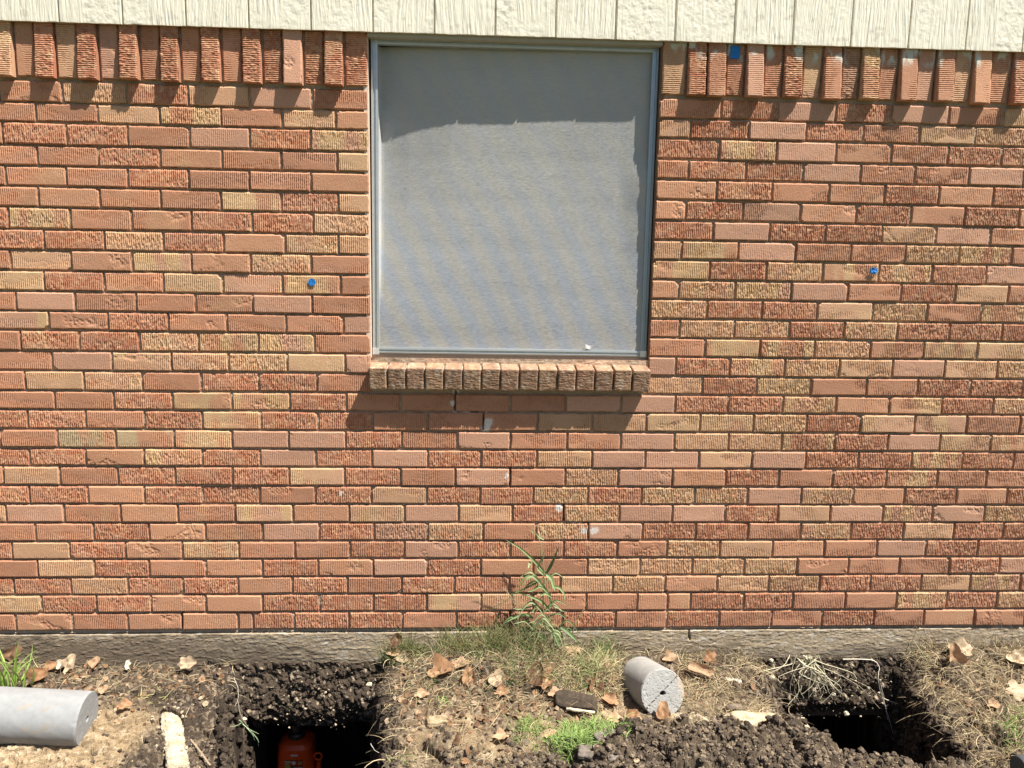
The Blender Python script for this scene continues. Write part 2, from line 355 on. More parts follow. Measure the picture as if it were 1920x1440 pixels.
# window: aluminium screen frame and bulging solar screen cloth
win = empty('window'); win.parent = house
def bar(mb, a, b, w, d0, d1, c, horiz):
    """hollow screen bar with a raised outer lip and a groove"""
    (x0, z0), (x1, z1) = a, b
    prof = [(0, d1), (0, d0), (.25, d0 - .001), (.32, d0 + .004), (.62, d0 + .004), (.68, d0 - .0005), (1, d0), (1, d1)]
    L = []
    for t, y in prof:
        if horiz: L.append([(x0, y, z0 + t * w), (x1, y, z1 + t * w)])
        else: L.append([(x0 + t * w, y, z0), (x1 + t * w, y, z1)])
    mb.grid(np.array(L, float), c, flip=not horiz)
FX0, FX1, FZ0, FZ1 = 1.3225, 2.3215, 1.045, 2.129
fr = MB(); ac = (.50, .53, .54)
bar(fr, (FX0, FZ0 + .004), (FX0 + .004, FZ1), .0225, .028, .05, ac, False)
bar(fr, (FX1 - .0225, FZ0), (FX1 - .0225, FZ1), .0225, .028, .05, (.36, .42, .46), False)  # right bar's shade and sky reflection put into a darker, bluer colour
bar(fr, (FX0 + .022, FZ0 + .003), (FX1 - .022, FZ0), .0215, .0275, .05, ac, True)
bar(fr, (FX0 + .022, FZ1 - .018), (FX1 - .022, FZ1 - .018), .018, .0275, .05, ac, True)
fr.build('screen_frame', M['alu'], win)
for x0 in (FX0 - .001, FX1 - .0225):
    cb = MB(); cb.box((x0, .0255, FZ0 - .001), (x0 + .0235, .045, FZ0 + .022), (.78, .78, .76)); cb.build('frame_corner', M['alu'], win)
X, Z = np.meshgrid(np.linspace(FX0 + .021, FX1 - .021, 90), np.linspace(FZ0 + .02, FZ1 - .016, 1620))
gz_ = ss(1.15, 1.86, Z)
gx_ = np.interp(X, [1.34, 1.37, 1.45, 1.6, 1.75, 1.9, 2.05, 2.2, 2.31], [.048, .046, .036, .028, .0265, .0225, .021, .022, .018])
edge = ss(2.32, 2.2, X); low = 1 - ss(1.66, 1.8, Z)
Y = .0315 + gz_ * gx_ * (1 - (1 - edge) * low * .85) + .0008 * (fbm(X * 5, Z * 7, 3, 2) - .5)
Y += .0012 * np.sin(X * 9 + Z * 5) * gz_ + .00050 * np.sin(2 * np.pi * Z / .0026)      # woven ridges
Y = np.where((X < FX0 + .022), .0315, Y)
c = mix((.475, .462, .43), (.41, .435, .475), ss(.25, .8, .5 + .5 * np.sin(X * 62 + Z * 34 + 5 * fbm(X * 2, Z * 2, 8, 2))) * (1 - ss(1.2, 1.8, Z) * .6))
c = mix(c, (.35, .35, .35), ss(.4, .75, fbm(X * 2.2, Z * 2.2, 15, 3)) * .35)
st = ss(.7, .85, fbm(X * 90, Z * 90, 19, 2)) * .06; c = c * (1 - st[..., None])
sc = MB(); sc.grid(np.stack([X, Y, Z], -1), c)
ms = mat('screen_cloth', .8, .2, noise=.05, nscale=300, stretch=(.2, 1, 1), bump=.0008, bscale=900, bstretch=(.1, 1, 1)); sc.build('screen_cloth', ms, win, smooth=True)
pt = MB(); PX, PZ = np.meshgrid(np.linspace(2.094, 2.124, 8), np.linspace(1.074, 1.088, 8)); PZ = PZ + .004 * np.sin(PX * 160)
pt.grid(np.stack([PX, .0265 + .002 * np.sin(PX * 200) + 0 * PX, PZ], -1), (.66, .66, .64)); pt.build('light_spot', M['tape'], win)  # bright spot of light on the cloth, built as a small pale strip
# sill: fifteen sloping rowlock bricks with their own roughness
def noisy_box(mb, size, M4, r=.004, amp=.0015, fs=60, n=(12, 12, 12), c=(1, 1, 1), seed=0, cf=None):
    sx, sy, sz = size
    for ax in range(3):
        a1, a2 = [(1, 2), (2, 0), (0, 1)][ax]
        for sg in (-1, 1):
            g1, g2 = np.meshgrid(np.linspace(-1, 1, n[a1] + 1), np.linspace(-1, 1, n[a2] + 1))
            P = np.zeros(g1.shape + (3,)); P[..., ax] = sg; P[..., a1] = g1; P[..., a2] = g2
            P *= np.array([sx, sy, sz]) / 2
            q = np.clip(P, -(np.array([sx, sy, sz]) / 2 - r), np.array([sx, sy, sz]) / 2 - r); d = P - q
            nn = d / np.maximum(np.linalg.norm(d, axis=-1, keepdims=True), 1e-9); D = q + nn * r
            f = .6 * (fbm(D[..., 0] * fs + seed, D[..., 2] * fs * 1.3 + 4, seed, 3) + fbm(D[..., 1] * fs + D[..., 0] * fs * .35 + 7, D[..., 2] * fs * 2.4, seed + 50, 3) - 1)
            D = D + nn * (f * amp * 2)[..., None]
            cc = cf(D) if cf else np.tile(np.asarray(c, float), (D.shape[0], D.shape[1], 1))
            D = D @ np.array(M4.to_3x3()).T + np.array(M4.translation)
            mb.grid(D, cc, flip=sg < 0)
sill = MB(); SX = [1.315, 1.3805, 1.447, 1.513, 1.581, 1.648, 1.7145, 1.782, 1.850, 1.918, 1.987, 2.054, 2.122, 2.190, 2.257, 2.325]
for i in range(15):
    x0, x1 = SX[i] + .003, SX[i + 1] - .003; k = 'bdpbdbdpdbprdbd'[i]; base = np.array(BC[k]) * .36 + np.array((.40, .26, .165)) * .52
    ang = math.radians(9.5 + random.uniform(-1.5, 1.5)); ln = .124
    mm = Matrix.Translation(((x0 + x1) / 2, .010 + random.uniform(-.002, .002), .9765 + random.uniform(-.0015, .0015))) @ Matrix.Rotation(ang, 4, 'X') @ Matrix.Rotation(random.uniform(-.01, .01), 4, 'Z')
    sd = 50 + i * 7
    def cf(D, base=base, sd=sd):
        t = fbm(D[..., 0] * 60 + sd, D[..., 2] * 60 + D[..., 1] * 30, sd, 3); cc = mix(base, base * np.array((.72, .7, .7)), ss(.4, .75, t))
        return mix(cc, (.7, .58, .46), ss(.62, .75, fbm(D[..., 0] * 80, D[..., 2] * 40 + D[..., 1] * 80, sd + 3, 2)) * .3)
    noisy_box(sill, (x1 - x0, ln, .081), mm, r=.0045, amp=.0012, fs=150, n=(22, 36, 30), seed=sd, cf=cf)
sm = MB(); mm = Matrix.Translation((1.82, .02, .9745)) @ Matrix.Rotation(math.radians(9.5), 4, 'X')
noisy_box(sm, (1.0, .10, .070), mm, r=.003, amp=.002, n=(200, 20, 14), c=(.42, .33, .25), seed=4)
sm.box((1.319, .032, .985), (2.325, .054, 1.046), (.46, .37, .28))
so_ = sill.build('window_sill', M['brick'], house); sm.build('sill_mortar', M['mortar'], so_)
# foundation beam
fo = MB()
def found(x0, x1, step):
    X, Z = np.meshgrid(np.linspace(x0, x1, int((x1 - x0) / step) + 1), np.linspace(-.385, -.0115, int(.373 / step) + 1))
    Y = .007 - .004 * fbm(X * 3, Z * 6, 3, 2) - .0022 * (fbm(X * 110, Z * 230, 61, 3) - .5) - .0014 * ss(.5, .7, fbm(X * 30, Z * 110, 67, 3))
    Y = Y + .02 * seg(X, Z, [(2.532, 0), (2.532, -.035), (2.536, -.055)], .004)
    Y = Y + .012 * ss(-.019, -.012, Z + .004 * fbm(X * 30, Z, 3, 2))
    # earth splashed and stuck on the concrete
    line = np.interp(X, [-.1, .1, .5, .9, 1.2, 1.35, 1.5, 2, 2.8, 3.3, 3.9], [-.04, -.03, -.03, -.07, -.13, -.14, -.08, -.05, -.12, -.10, -.08]) + .035
    dirt = ss(.02, -.09, Z - line + .09 * (fbm(X * 7, Z * 14, 71, 3) - .5)); dirt = np.clip(dirt + .5 * ss(.55, .7, fbm(X * 25, Z * 60, 73, 3)) * ss(1.6, .9, X), 0, 1)
    c = mix((.40, .32, .22), (.29, .23, .155), fbm(X * 12, Z * 25, 75, 3)); c = mix(c, (.47, .43, .36), ss(.62, .75, fbm(X * 45, Z * 110, 77, 2)) * .7)
    dc = mix((.17, .13, .09), (.11, .085, .062), fbm(X * 30, Z * 60, 79, 3)); c = mix(c, dc, dirt * .88)
    fo.grid(np.stack([X, Y, Z], -1), c)
found(-.2, 3.95, .0045); found(-1.7, -.2, .02); found(3.95, 5.3, .02)
fo.grid(np.array([[(-1.7, .03, -.0118), (5.3, .03, -.0118)], [(-1.7, .009, -.0118), (5.3, .009, -.0118)]]), (.2, .16, .11), flip=True)  # shaded gap under the bricks painted as a dark brown ledge
fo.grid(np.array([[(-1.7, .005, -.385), (5.3, .005, -.385)], [(-1.7, .35, -.385), (5.3, .35, -.385)]]), (.07, .055, .04))
fo.grid(np.array([[(-1.7, .35, -.385), (5.3, .35, -.385)], [(-1.7, .35, 0), (5.3, .35, 0)]]), (.07, .055, .04))
fo.build('foundation', M['concrete'], house)
# siding: grooved, wood-textured panels
sd_ = MB()
GX = [.112 + .2046 * i for i in range(-9, 26)]
def siding(x0, x1, z0, z1, sx, sz, fine=True):
    n = int((x1 - x0) / sx) + 1; xs_ = np.linspace(x0, x1, n)
    X, Z = np.meshgrid(xs_, np.linspace(z0, z1, int((z1 - z0) / sz) + 2))
    pid = np.floor((X - .112) / .2046)
    g = np.abs(((X - .112 + .1023) % .2046) - .1023); groove = 1 - ss(.0022, .0034, g)
    ch = hsh(pid, pid * 0, 3)
    grain = fbm(X * 170 + 7 * fbm(X * 6, Z * 3 + pid, 5, 2), Z * 9 + pid * 5, 91, 3); rnd = fbm(X * 60, Z * 60 + pid, 93, 3)
    zone = ss(.4, .6, fbm(X * 9 + pid * 7, Z * 4, 95, 2))
    rel = (grain - .5) * .0042 * zone + (rnd - .5) * .0036 * (1 - zone) + .002 * np.abs(vn(X * 160, Z * 25, 97) - .5) * zone
    lip = (1 - ss(2.139, 2.147, Z)) * .0016
    Y = -.0215 - .62 * rel * (1 - groove) + groove * .0075 - .0015 * (ch - .5) + 0 * lip
    zz = Z + (Z < z0 + 1e-6) * .0025 * (fbm(X * 30, X * 0 + 2, 99, 2) - .5) if fine else Z
    c = mix((.83, .785, .645), (.77, .725, .585), fbm(X * 8, Z * 12, 101, 3)); c = mix(c, (.50, .42, .28), (1 - ss(2.138, 2.143, Z)) * .35)
    c = mix(c, (.45, .40, .30), groove * .5); c = mix(c, (.55, .5, .4), ss(.72, .78, fbm(X * 50, Z * 50, 103, 2)) * .5)
    sd_.grid(np.stack([X, Y, zz], -1), c)
siding(-.2, 3.95, 2.1375, 2.36, .0022, .0028); siding(-1.7, -.2, 2.1375, 2.36, .01, .02, False); siding(3.95, 5.3, 2.1375, 2.36, .01, .02, False)
siding(-1.7, 5.3, 2.36, 3.4, .0034, .2, False)
nb = 1700; xs_ = np.linspace(-1.7, 5.3, nb); gg = 1 - ss(.0022, .0034, np.abs(((xs_ - .112 + .1023) % .2046) - .1023))
sd_.grid(np.stack([np.stack([xs_, -.0205 + gg * .007, 0 * xs_ + 2.1378], -1), np.stack([xs_, 0 * xs_ - .009, 0 * xs_ + 2.1378], -1)], 0), (.6, .5, .34), flip=True)
sd_.grid(np.array([[(-1.7, -.009, 2.1378), (5.3, -.009, 2.1378)], [(-1.7, -.009, 3.4), (5.3, -.009, 3.4)]], float), (.4, .33, .22))
sd_.build('siding', M['paint'], house)
# ------------------------------------------------------------------ ground: one sheet with two dug pits
ZC = ([-1, -.067, .15, .40, .66, .85, 1.35, 1.5, 1.72, 1.95, 2.12, 2.45, 2.75, 2.85, 3.35, 3.5, 3.9, 5], [-.11, -.112, -.15, -.155, -.16, -.17, -.155, -.115, -.078, -.075, -.09, -.125, -.12, -.15, -.15, -.10, -.085, -.09])
def pitmask(x, y):
    n = (fbm(x * 9, y * 9, 201, 3) - .5)
    L = np.interp(y, [-.9, -.6, -.47, -.32, -.19, -.05, .4], [.93, .925, .90, .85, .82, .84, .83]) + .09 * n
    Rr = np.interp(y, [-.9, -.6, -.33, -.16, -.05, .4], [1.42, 1.41, 1.385, 1.345, 1.35, 1.35]) - .07 * n
    a = np.minimum(x - L, Rr - x); a = np.minimum(a, y + .95); a = np.minimum(a, .33 - y)
    L2 = np.interp(y, [-.64, -.60, -.49, -.30, -.2, 0, .4], [3.03, 2.80, 2.775, 2.80, 2.84, 2.86, 2.86]) + .06 * n
    R2 = np.interp(y, [-.9, -.64, -.47, -.31, -.15, 0, .4], [3.22, 3.27, 3.32, 3.33, 3.33, 3.35, 3.35]) - .09 * n
    b = np.minimum(x - L2, R2 - x); b = np.minimum(b, y + .64 + .03 * n - .06 * ss(3.0, 3.2, x)); b = np.minimum(b, .33 - y)
    return a, b
def hbase(x, y):
    z = np.interp(x, *ZC) * ss(-.34, .0, y) + (-.168) * (1 - ss(-.34, .0, y))
    z = z + .016 * ss(.9, .3, x) * ss(-.3, -.5, y)                                   # dry bank under the left pile
    z = z + .035 * np.exp(-((x - 1.72) / .28) ** 2 - ((y + .12) / .12) ** 2) * .6
    z = z + .075 * ss(1.95, 2.25, x) * ss(2.95, 2.7, x) * ss(-.42, -.56, y)           # spoil heap
    z = z + .03 * np.exp(-((x - 3.05) / .12) ** 2 - ((y + .70) / .06) ** 2)
    z = z + .02 * (fbm(x * 4, y * 4, 203, 3) - .5)
    sl = ss(.60, .92, x) * ss(1.1, .9, x) * ss(-.02, -.12, y)                           # slope into the left pit
    z = z - .075 * sl - .05 * ss(3.6, 3.25, x) * ss(3.0, 3.2, x) - .05 * ss(2.62, 2.85, x) * ss(3.0, 2.9, x) * ss(-.33, -.2, y)
    return z
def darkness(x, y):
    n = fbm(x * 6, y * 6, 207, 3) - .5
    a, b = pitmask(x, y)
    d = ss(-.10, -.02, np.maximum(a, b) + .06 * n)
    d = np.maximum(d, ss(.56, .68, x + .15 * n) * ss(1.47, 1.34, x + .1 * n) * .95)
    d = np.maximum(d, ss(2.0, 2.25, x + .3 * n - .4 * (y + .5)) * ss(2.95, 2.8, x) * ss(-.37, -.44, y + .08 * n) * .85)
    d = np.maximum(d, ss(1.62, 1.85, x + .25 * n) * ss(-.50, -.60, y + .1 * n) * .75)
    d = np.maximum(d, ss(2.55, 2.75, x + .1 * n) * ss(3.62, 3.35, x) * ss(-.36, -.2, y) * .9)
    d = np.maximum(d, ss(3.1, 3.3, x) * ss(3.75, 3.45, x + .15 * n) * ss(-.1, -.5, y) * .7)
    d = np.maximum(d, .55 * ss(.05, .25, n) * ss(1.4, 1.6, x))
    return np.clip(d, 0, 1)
def clods(x, y):
    w = .01 * (fbm(x * 30, y * 30, 211, 2) - .5); z = 0
    for s, k in ((.11, .24), (.05, .26), (.024, .22), (.012, .26), (.0075, .34)):
        d, v, e = cell((x + w) / s, (y + w) / s, int(s * 1000)); on = ss(.35, .5, v)
        z = z + s * k * np.sqrt(np.clip(1 - (d / .62) ** 2, 0, 1)) * on * (.5 + v)
    return z
def height(x, y):
    x = np.asarray(x, float); y = np.asarray(y, float)
    z = hbase(x, y); dk = darkness(x, y); a, b = pitmask(x, y); m = np.maximum(ss(-.012, .035, a), ss(-.012, .04, b))
    cl = clods(x, y); dry = 1 - dk
    d, v, e = cell(x * 22 + 2 * fbm(x * 20, y * 20, 5, 2), y * 30, 221); crack = (1 - ss(.02, .12, e - d)) * ss(.9, .6, x)
    z = z + cl * (.55 + .55 * dk) * (1 - .45 * ss(.0, .12, y + .14)) + (.012 * (v - .4) - .011 * crack) * dry * (x < .85) + (.008 + .012 * dk) * (fbm(x * 48, y * 42, 213, 4) - .5)
    z = z - m * (.78 + .05 * fbm(x * 10, y * 10, 9, 2)) - .02 * ss(-.05, .0, np.maximum(a, b)) * (1 - m)
    z = np.where(y > .0, np.where(m > .02, np.minimum(z, -.30), np.minimum(z, -.16)), z)
    return z
def axis(lo, hi, step, far, gf=1.18):
    c = list(np.arange(lo, hi, step)); s = step; x = lo; L = []
    while x > far[0]: s *= gf; x -= s; L.append(x)
    s = step; x = c[-1]; Rt = []
    while x < far[1]: s *= 1.18; x += s; Rt.append(x)
    return np.array(L[::-1] + c + Rt)
gxs = axis(-.12, 3.92, .0042, (-60, 60)); gys = np.concatenate([axis(-.90, .012, .0042, (-80, .012), 1.045)[:-1], np.arange(.012, .42, .012), [1, 3, 12]])
X, Y = np.meshgrid(gxs, gys); Z = height(X, Y)
far_ = ss(1.0, 1.9, np.abs(Y)) + ss(5, 7, np.abs(X - 1.8)); far_ = np.clip(far_, 0, 1); Z = Z * (1 - far_) + far_ * (-.17 + .02 * fbm(X, Y, 3, 2))
ZL = Z.tolist(); GXL = gxs.tolist(); GYL = gys.tolist()
import bisect
HX = np.arange(-2.5, 6.5, .03); HY = np.arange(-1.6, .06, .02); HB = hbase(*np.meshgrid(HX, HY)).tolist()
def bil(T, fx, fy):
    i = min(max(int(fx), 0), len(T[0]) - 2); j = min(max(int(fy), 0), len(T) - 2); u = min(max(fx - i, 0), 1); v = min(max(fy - j, 0), 1); a = T[j]; b = T[j + 1]
    return (a[i] * (1 - u) + a[i + 1] * u) * (1 - v) + (b[i] * (1 - u) + b[i + 1] * u) * v
def gz(x, y):
    i = min(max(bisect.bisect_right(GXL, x) - 1, 0), len(GXL) - 2); j = min(max(bisect.bisect_right(GYL, y) - 1, 0), len(GYL) - 2)
    return bil(ZL, i + (x - GXL[i]) / (GXL[i + 1] - GXL[i]), j + (y - GYL[j]) / (GYL[j + 1] - GYL[j]))
def G(px, py, up=0.):
    """where the sight line through a photo point meets the ground"""
    d = ray(px, py); dx, dy, dz = [float(q) for q in d]; cx, cy, cz = [float(q) for q in CAMP]; t = 2.0
    for i in range(600):
        x, y, z = cx + dx * t, cy + dy * t, cz + dz * t
        if y > -.012 or z < bil(HB, (x + 2.5) / .03, (y + 1.6) / .02) + .012 + up: break
        t += .003
    return np.array([x, y, z])
dk = darkness(X, Y)
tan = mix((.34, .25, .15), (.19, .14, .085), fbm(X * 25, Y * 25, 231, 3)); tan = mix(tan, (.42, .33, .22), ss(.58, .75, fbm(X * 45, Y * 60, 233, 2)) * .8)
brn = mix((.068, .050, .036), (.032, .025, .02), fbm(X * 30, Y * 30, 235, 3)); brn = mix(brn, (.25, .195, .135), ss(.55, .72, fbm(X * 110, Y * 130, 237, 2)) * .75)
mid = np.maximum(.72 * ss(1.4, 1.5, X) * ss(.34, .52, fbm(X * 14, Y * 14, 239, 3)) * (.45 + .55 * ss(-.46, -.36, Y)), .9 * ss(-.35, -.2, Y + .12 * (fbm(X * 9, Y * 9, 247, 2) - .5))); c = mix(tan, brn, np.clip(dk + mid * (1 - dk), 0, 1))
a, b = pitmask(X, Y); c = mix(c, (.020, .016, .012), ss(-.01, .03, np.maximum(a, b)))  # pit shade painted in: soil turns near black inside both pits
pale = ss(.5, .62, fbm(X * 12, Y * 30, 241, 2)) * np.exp(-((X - 2.62) / .2) ** 2 - ((Y + .375 - .0 * X) / .045) ** 2); c = mix(c, (.58, .50, .36), np.clip(pale * 1.4, 0, 1))
lawn = ss(1.15, 1.75, -Y + .35 * (fbm(X * 2.5, Y * 2.5, 245, 3) - .5)); c = mix(c, mix((.045, .06, .022), (.085, .08, .042), fbm(X * 3, Y * 3, 243, 3)), lawn)
pm_ = ss(-.012, .0, np.maximum(a, b)) * ss(-.19, -.26, Z)
Xj = X + pm_ * .05 * (fbm(Z * 22, Y * 14, 251, 3) - .5); Yj = Y + pm_ * .05 * (fbm(Z * 22 + 9, X * 14, 253, 3) - .5)
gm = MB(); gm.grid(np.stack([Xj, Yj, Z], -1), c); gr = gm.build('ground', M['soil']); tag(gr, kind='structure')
# lumpy earth clinging under the beam edge above each pit
def bank(x0, x1, zt, zb, seed):
    X, Z = np.meshgrid(np.linspace(x0, x1, int((x1 - x0) / .004)), np.linspace(zt, zb, int((zt - zb) / .004)))
    e = ss(x0, x0 + .09, X) * ss(x1, x1 - .09, X); t = (zt - Z) / (zt - zb)
    d, v, _ = cell(X / .035 + fbm(X * 30, Z * 30, seed, 2), Z / .03, seed); d2, v2, _ = cell(X / .013, Z / .012, seed + 3)
    Y = .012 - e * (.012 + .07 * ss(0, .8, t) * fbm(X * 8, Z * 8, seed + 1, 3) + .012 * v * np.sqrt(np.clip(1 - (d / .7) ** 2, 0, 1)) + .03 * fbm(X * 45, Z * 45, seed + 11, 4) + .007 * v2 * np.sqrt(np.clip(1 - (d2 / .7) ** 2, 0, 1)))
    Y += .03 * ss(.75, 1, t); Zj = Z - .02 * (fbm(X * 16, Z * 0 + 3, seed + 5, 3) - .3) * t
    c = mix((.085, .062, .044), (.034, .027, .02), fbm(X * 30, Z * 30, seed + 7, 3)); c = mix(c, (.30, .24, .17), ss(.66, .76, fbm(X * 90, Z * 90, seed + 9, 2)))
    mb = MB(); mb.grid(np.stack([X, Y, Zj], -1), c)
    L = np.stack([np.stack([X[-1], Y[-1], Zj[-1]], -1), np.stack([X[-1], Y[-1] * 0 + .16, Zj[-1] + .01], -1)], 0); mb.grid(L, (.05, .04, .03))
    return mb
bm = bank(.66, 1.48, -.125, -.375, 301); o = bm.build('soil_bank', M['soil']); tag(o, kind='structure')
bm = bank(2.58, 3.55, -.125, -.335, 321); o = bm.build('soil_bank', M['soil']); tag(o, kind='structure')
# loose crumbs and clods
import bmesh
def ico(sub):
    b = bmesh.new(); bmesh.ops.create_icosphere(b, subdivisions=sub, radius=1); v = np.array([x.co[:] for x in b.verts]); f = np.array([[q.index for q in p.verts] for p in b.faces]); b.free(); return v, f
I1, F1 = ico(1); I2, F2 = ico(2)
def lump(mb, P, r, c, seed, sub=1, sq=.75):
    v, f = (I1, F1) if sub == 1 else (I2, F2)
    n = vn(v[:, 0] * 1.7 + seed, v[:, 1] * 1.7 + v[:, 2] * 2.1 + seed * .37, seed); n2 = vn(v[:, 0] * 4 + seed, v[:, 1] * 4 + v[:, 2] * 3, seed + 1)
    w = v * (r * (.35 + .9 * n + .5 * n2))[:, None] * np.array([1, random.uniform(.7, 1), sq]); an = random.uniform(0, 6.3); ca, sa = math.cos(an), math.sin(an)
    w = np.stack([w[:, 0] * ca - w[:, 1] * sa, w[:, 0] * sa + w[:, 1] * ca, w[:, 2]], -1) + np.array(P); mb.add(w, t=f, c=c)
cr = MB(); n = 0
while n < 6500:
    x = random.uniform(-.1, 3.9); y = -random.uniform(.01, .80); dk = float(darkness(np.array([x]), np.array([y]))[0])
    a, b = pitmask(np.array([x]), np.array([y]))
    if max(a[0], b[0]) > -.004 or random.random() > .35 + .65 * dk: continue
    r = .0014 + .006 * random.random() ** 3 + (.008 * random.random() ** 2 if dk > .6 and y < -.4 and random.random() < .5 else 0)
    if r > .0045 or random.random() < (.72 if dk > .5 else .4): cc = np.array((.085, .066, .05)) * random.uniform(.5, 1.5)
    else: cc = np.array((.34, .265, .17)) * random.uniform(.7, 1.35)
    lump(cr, (x, y, gz(x, y) + r * .3), r, cc, n + 3, 2 if r > .007 else 1); n += 1
def inv(t):
    u = np.linspace(0, 1, 60); return float(np.interp(t, u * u * (3 - 2 * u), u))
for side in range(4):                                              # clods clinging to the pit walls
    lo, hi_ = [(.75, 1.1), (1.2, 1.5), (2.7, 3.0), (3.05, 3.5)][side]; xs_ = np.linspace(lo, hi_, 220)
    for r_ in range(46):
        y = -.86 * (r_ + random.random()) / 46; a, b = pitmask(xs_, np.full(220, y)); q = a if side < 2 else b
        for j in range(34):
            t = random.random() ** 1.3 * .8; tg = -.012 + (.047 if side < 2 else .052) * inv(t); ok = np.where(q > tg)[0]
            if not len(ok): continue
            k = ok[0] if side in (0, 2) else ok[-1]
            if k in (0, 219): continue
            r = .004 + .013 * random.random() ** 2.2; lump(cr, (xs_[k], y + random.gauss(0, .004), -.175 - .80 * t), r, np.array((.07, .053, .039)) * random.uniform(.4, 1.25), side * 5000 + r_ * 34 + j, 2, .9)
n = 0
while n < 3600:                                                    # fine crumbs over the spoil heap
    x = random.uniform(1.6, 3.0); y = -random.uniform(.36, .80); a, b = pitmask(np.array([x]), np.array([y])); n += 1
    if b[0] > -.004 or float(darkness(np.array([x]), np.array([y]))[0]) < .45: continue
    r = .0022 + .007 * random.random() ** 2.5; lump(cr, (x, y, gz(x, y) + r * .5), r, mix(np.array((.055, .042, .032)), np.array((.26, .2, .14)), np.array(random.random() ** 2)), n + 50000, 2 if r > .005 else 1)
for i in range(800):                                             # crumbs clinging to the pit rims
    x = random.choice([random.uniform(.80, 1.48), random.uniform(2.7, 3.45)]); y = -random.uniform(.0, .85); a, b = pitmask(np.array([x]), np.array([y])); q = max(a[0], b[0])
    if q < -.03 or q > .045: continue
    r = .003 + .011 * random.random() ** 2; lump(cr, (x, y, gz(x, y)), r, np.array((.075, .057, .042)) * random.uniform(.4, 1.3), i + 20000, 2)
for i in range(420):                                              # pale crumbs in the banks
    x = random.choice([random.uniform(.8, 1.45), random.uniform(2.7, 3.4)]); z = random.uniform(-.36, -.16); r = random.uniform(.002, .006)
    lump(cr, (x, -.035 - random.uniform(0, .03) * (-.15 - z) / .2 * 2, z), r, random.choice([(.09, .07, .05), (.12, .09, .065), (.42, .35, .25), (.07, .055, .04)]), i + 9000, 1)
tag(cr.build('soil_crumbs', M['soil']), kind='stuff')

# ------------------------------------------------------------------ grass, straw, roots
def blade(mb, P0, dirv, L, w, bend=.5, c=(.2, .35, .06), seg=5, tipc=None, curl=0.):
    """tapered folded blade: starts along dirv and bows over under its own weight"""
    d = np.array(dirv, float); d /= np.linalg.norm(d); p = np.array(P0, float); pts = [p.copy()]
    for i in range(seg):
        p = p + d * L / seg; pts.append(p.copy()); d = d + np.array([curl * .3, 0, -bend / seg * 1.4]); d /= np.linalg.norm(d)
    ribbon(mb, pts, w, c, tipc)
def ribbon(mb, pts, w, c, tipc=None, prof=None):
    pts = np.array(pts, float); n = len(pts); T = np.gradient(pts, axis=0); T /= np.maximum(np.linalg.norm(T, axis=1, keepdims=True), 1e-9)
    view = pts - CAMP * 1.0; ref = np.array([random.uniform(-.3, .3), -1, .4]); S = np.cross(T, ref); S /= np.maximum(np.linalg.norm(S, axis=1, keepdims=True), 1e-9)
    t = np.linspace(0, 1, n); ww = (w * (1 - t ** 1.7) * (.55 + .45 * np.minimum(1, t * 4)) + .0002) if prof is None else w * prof(t)
    up = np.cross(S, T); mid = pts - up * (ww * .22)[:, None]
    P = np.stack([pts - S * ww[:, None] / 2, mid, pts + S * ww[:, None] / 2], 1); cc = np.array(c, float)
    tc = np.array(tipc if tipc is not None else cc); col = cc[None, None] * (1 - t[:, None, None]) + tc[None, None] * t[:, None, None]; mb.grid(P, np.broadcast_to(col, P.shape))
def tube(mb, pts, r0, r1, c, ns=5, jit=.0):
    pts = np.array(pts, float)
    if len(pts) > 2:                                                   # resample smoothly
        t = np.linspace(0, len(pts) - 1, (len(pts) - 1) * 4 + 1); i = np.clip(t.astype(int), 0, len(pts) - 2); f = (t - i)[:, None]
        pm = pts[np.maximum(i - 1, 0)]; p0 = pts[i]; p1 = pts[i + 1]; p2 = pts[np.minimum(i + 2, len(pts) - 1)]
        pts = .5 * (2 * p0 + (p1 - pm) * f + (2 * pm - 5 * p0 + 4 * p1 - p2) * f ** 2 + (3 * p0 - pm - 3 * p1 + p2) * f ** 3)
    if jit: pts = pts + RNG.normal(0, jit, pts.shape)
    T = np.gradient(pts, axis=0); T /= np.maximum(np.linalg.norm(T, axis=1, keepdims=True), 1e-9); A = np.cross(T, (.31, .2, .93)); A /= np.maximum(np.linalg.norm(A, axis=1, keepdims=True), 1e-9); B = np.cross(T, A)
    th = np.linspace(0, 2 * np.pi, ns + 1); r = np.linspace(r0, r1, len(pts))[:, None, None]
    P = pts[:, None] + r * (A[:, None] * np.cos(th)[None, :, None] + B[:, None] * np.sin(th)[None, :, None]); mb.grid(P, c)
GREEN = [(.13, .24, .05), (.20, .34, .07), (.28, .42, .10), (.10, .18, .05)]
STRAW = [(.44, .34, .20), (.31, .23, .13), (.60, .49, .31), (.19, .135, .08), (.42, .35, .20)]
def tuft(name, label, group, pxs, n, L, w, cols, spread, up=.9, kind=None, bend=(.2, .9), tip=None):
    mb = MB()
    for i in range(n):
        px, py = random.choice(pxs); P = G(px + random.gauss(0, spread[0]), py + random.gauss(0, spread[1])); z = gz(P[0], min(P[1], -.012))
        c = np.array(random.choice(cols)) * random.uniform(.8, 1.25)
        blade(mb, (P[0], min(P[1], -.012), z - .004), (random.gauss(0, .45), random.gauss(-.08, .4), up), random.uniform(*L), random.uniform(*w), random.uniform(*bend), c, tipc=None if tip is None else np.array(tip), curl=random.gauss(0, .5))
    o = mb.build(name, M['grass']); tag(o, label, 'grass' if kind is None else None, group, kind); return o
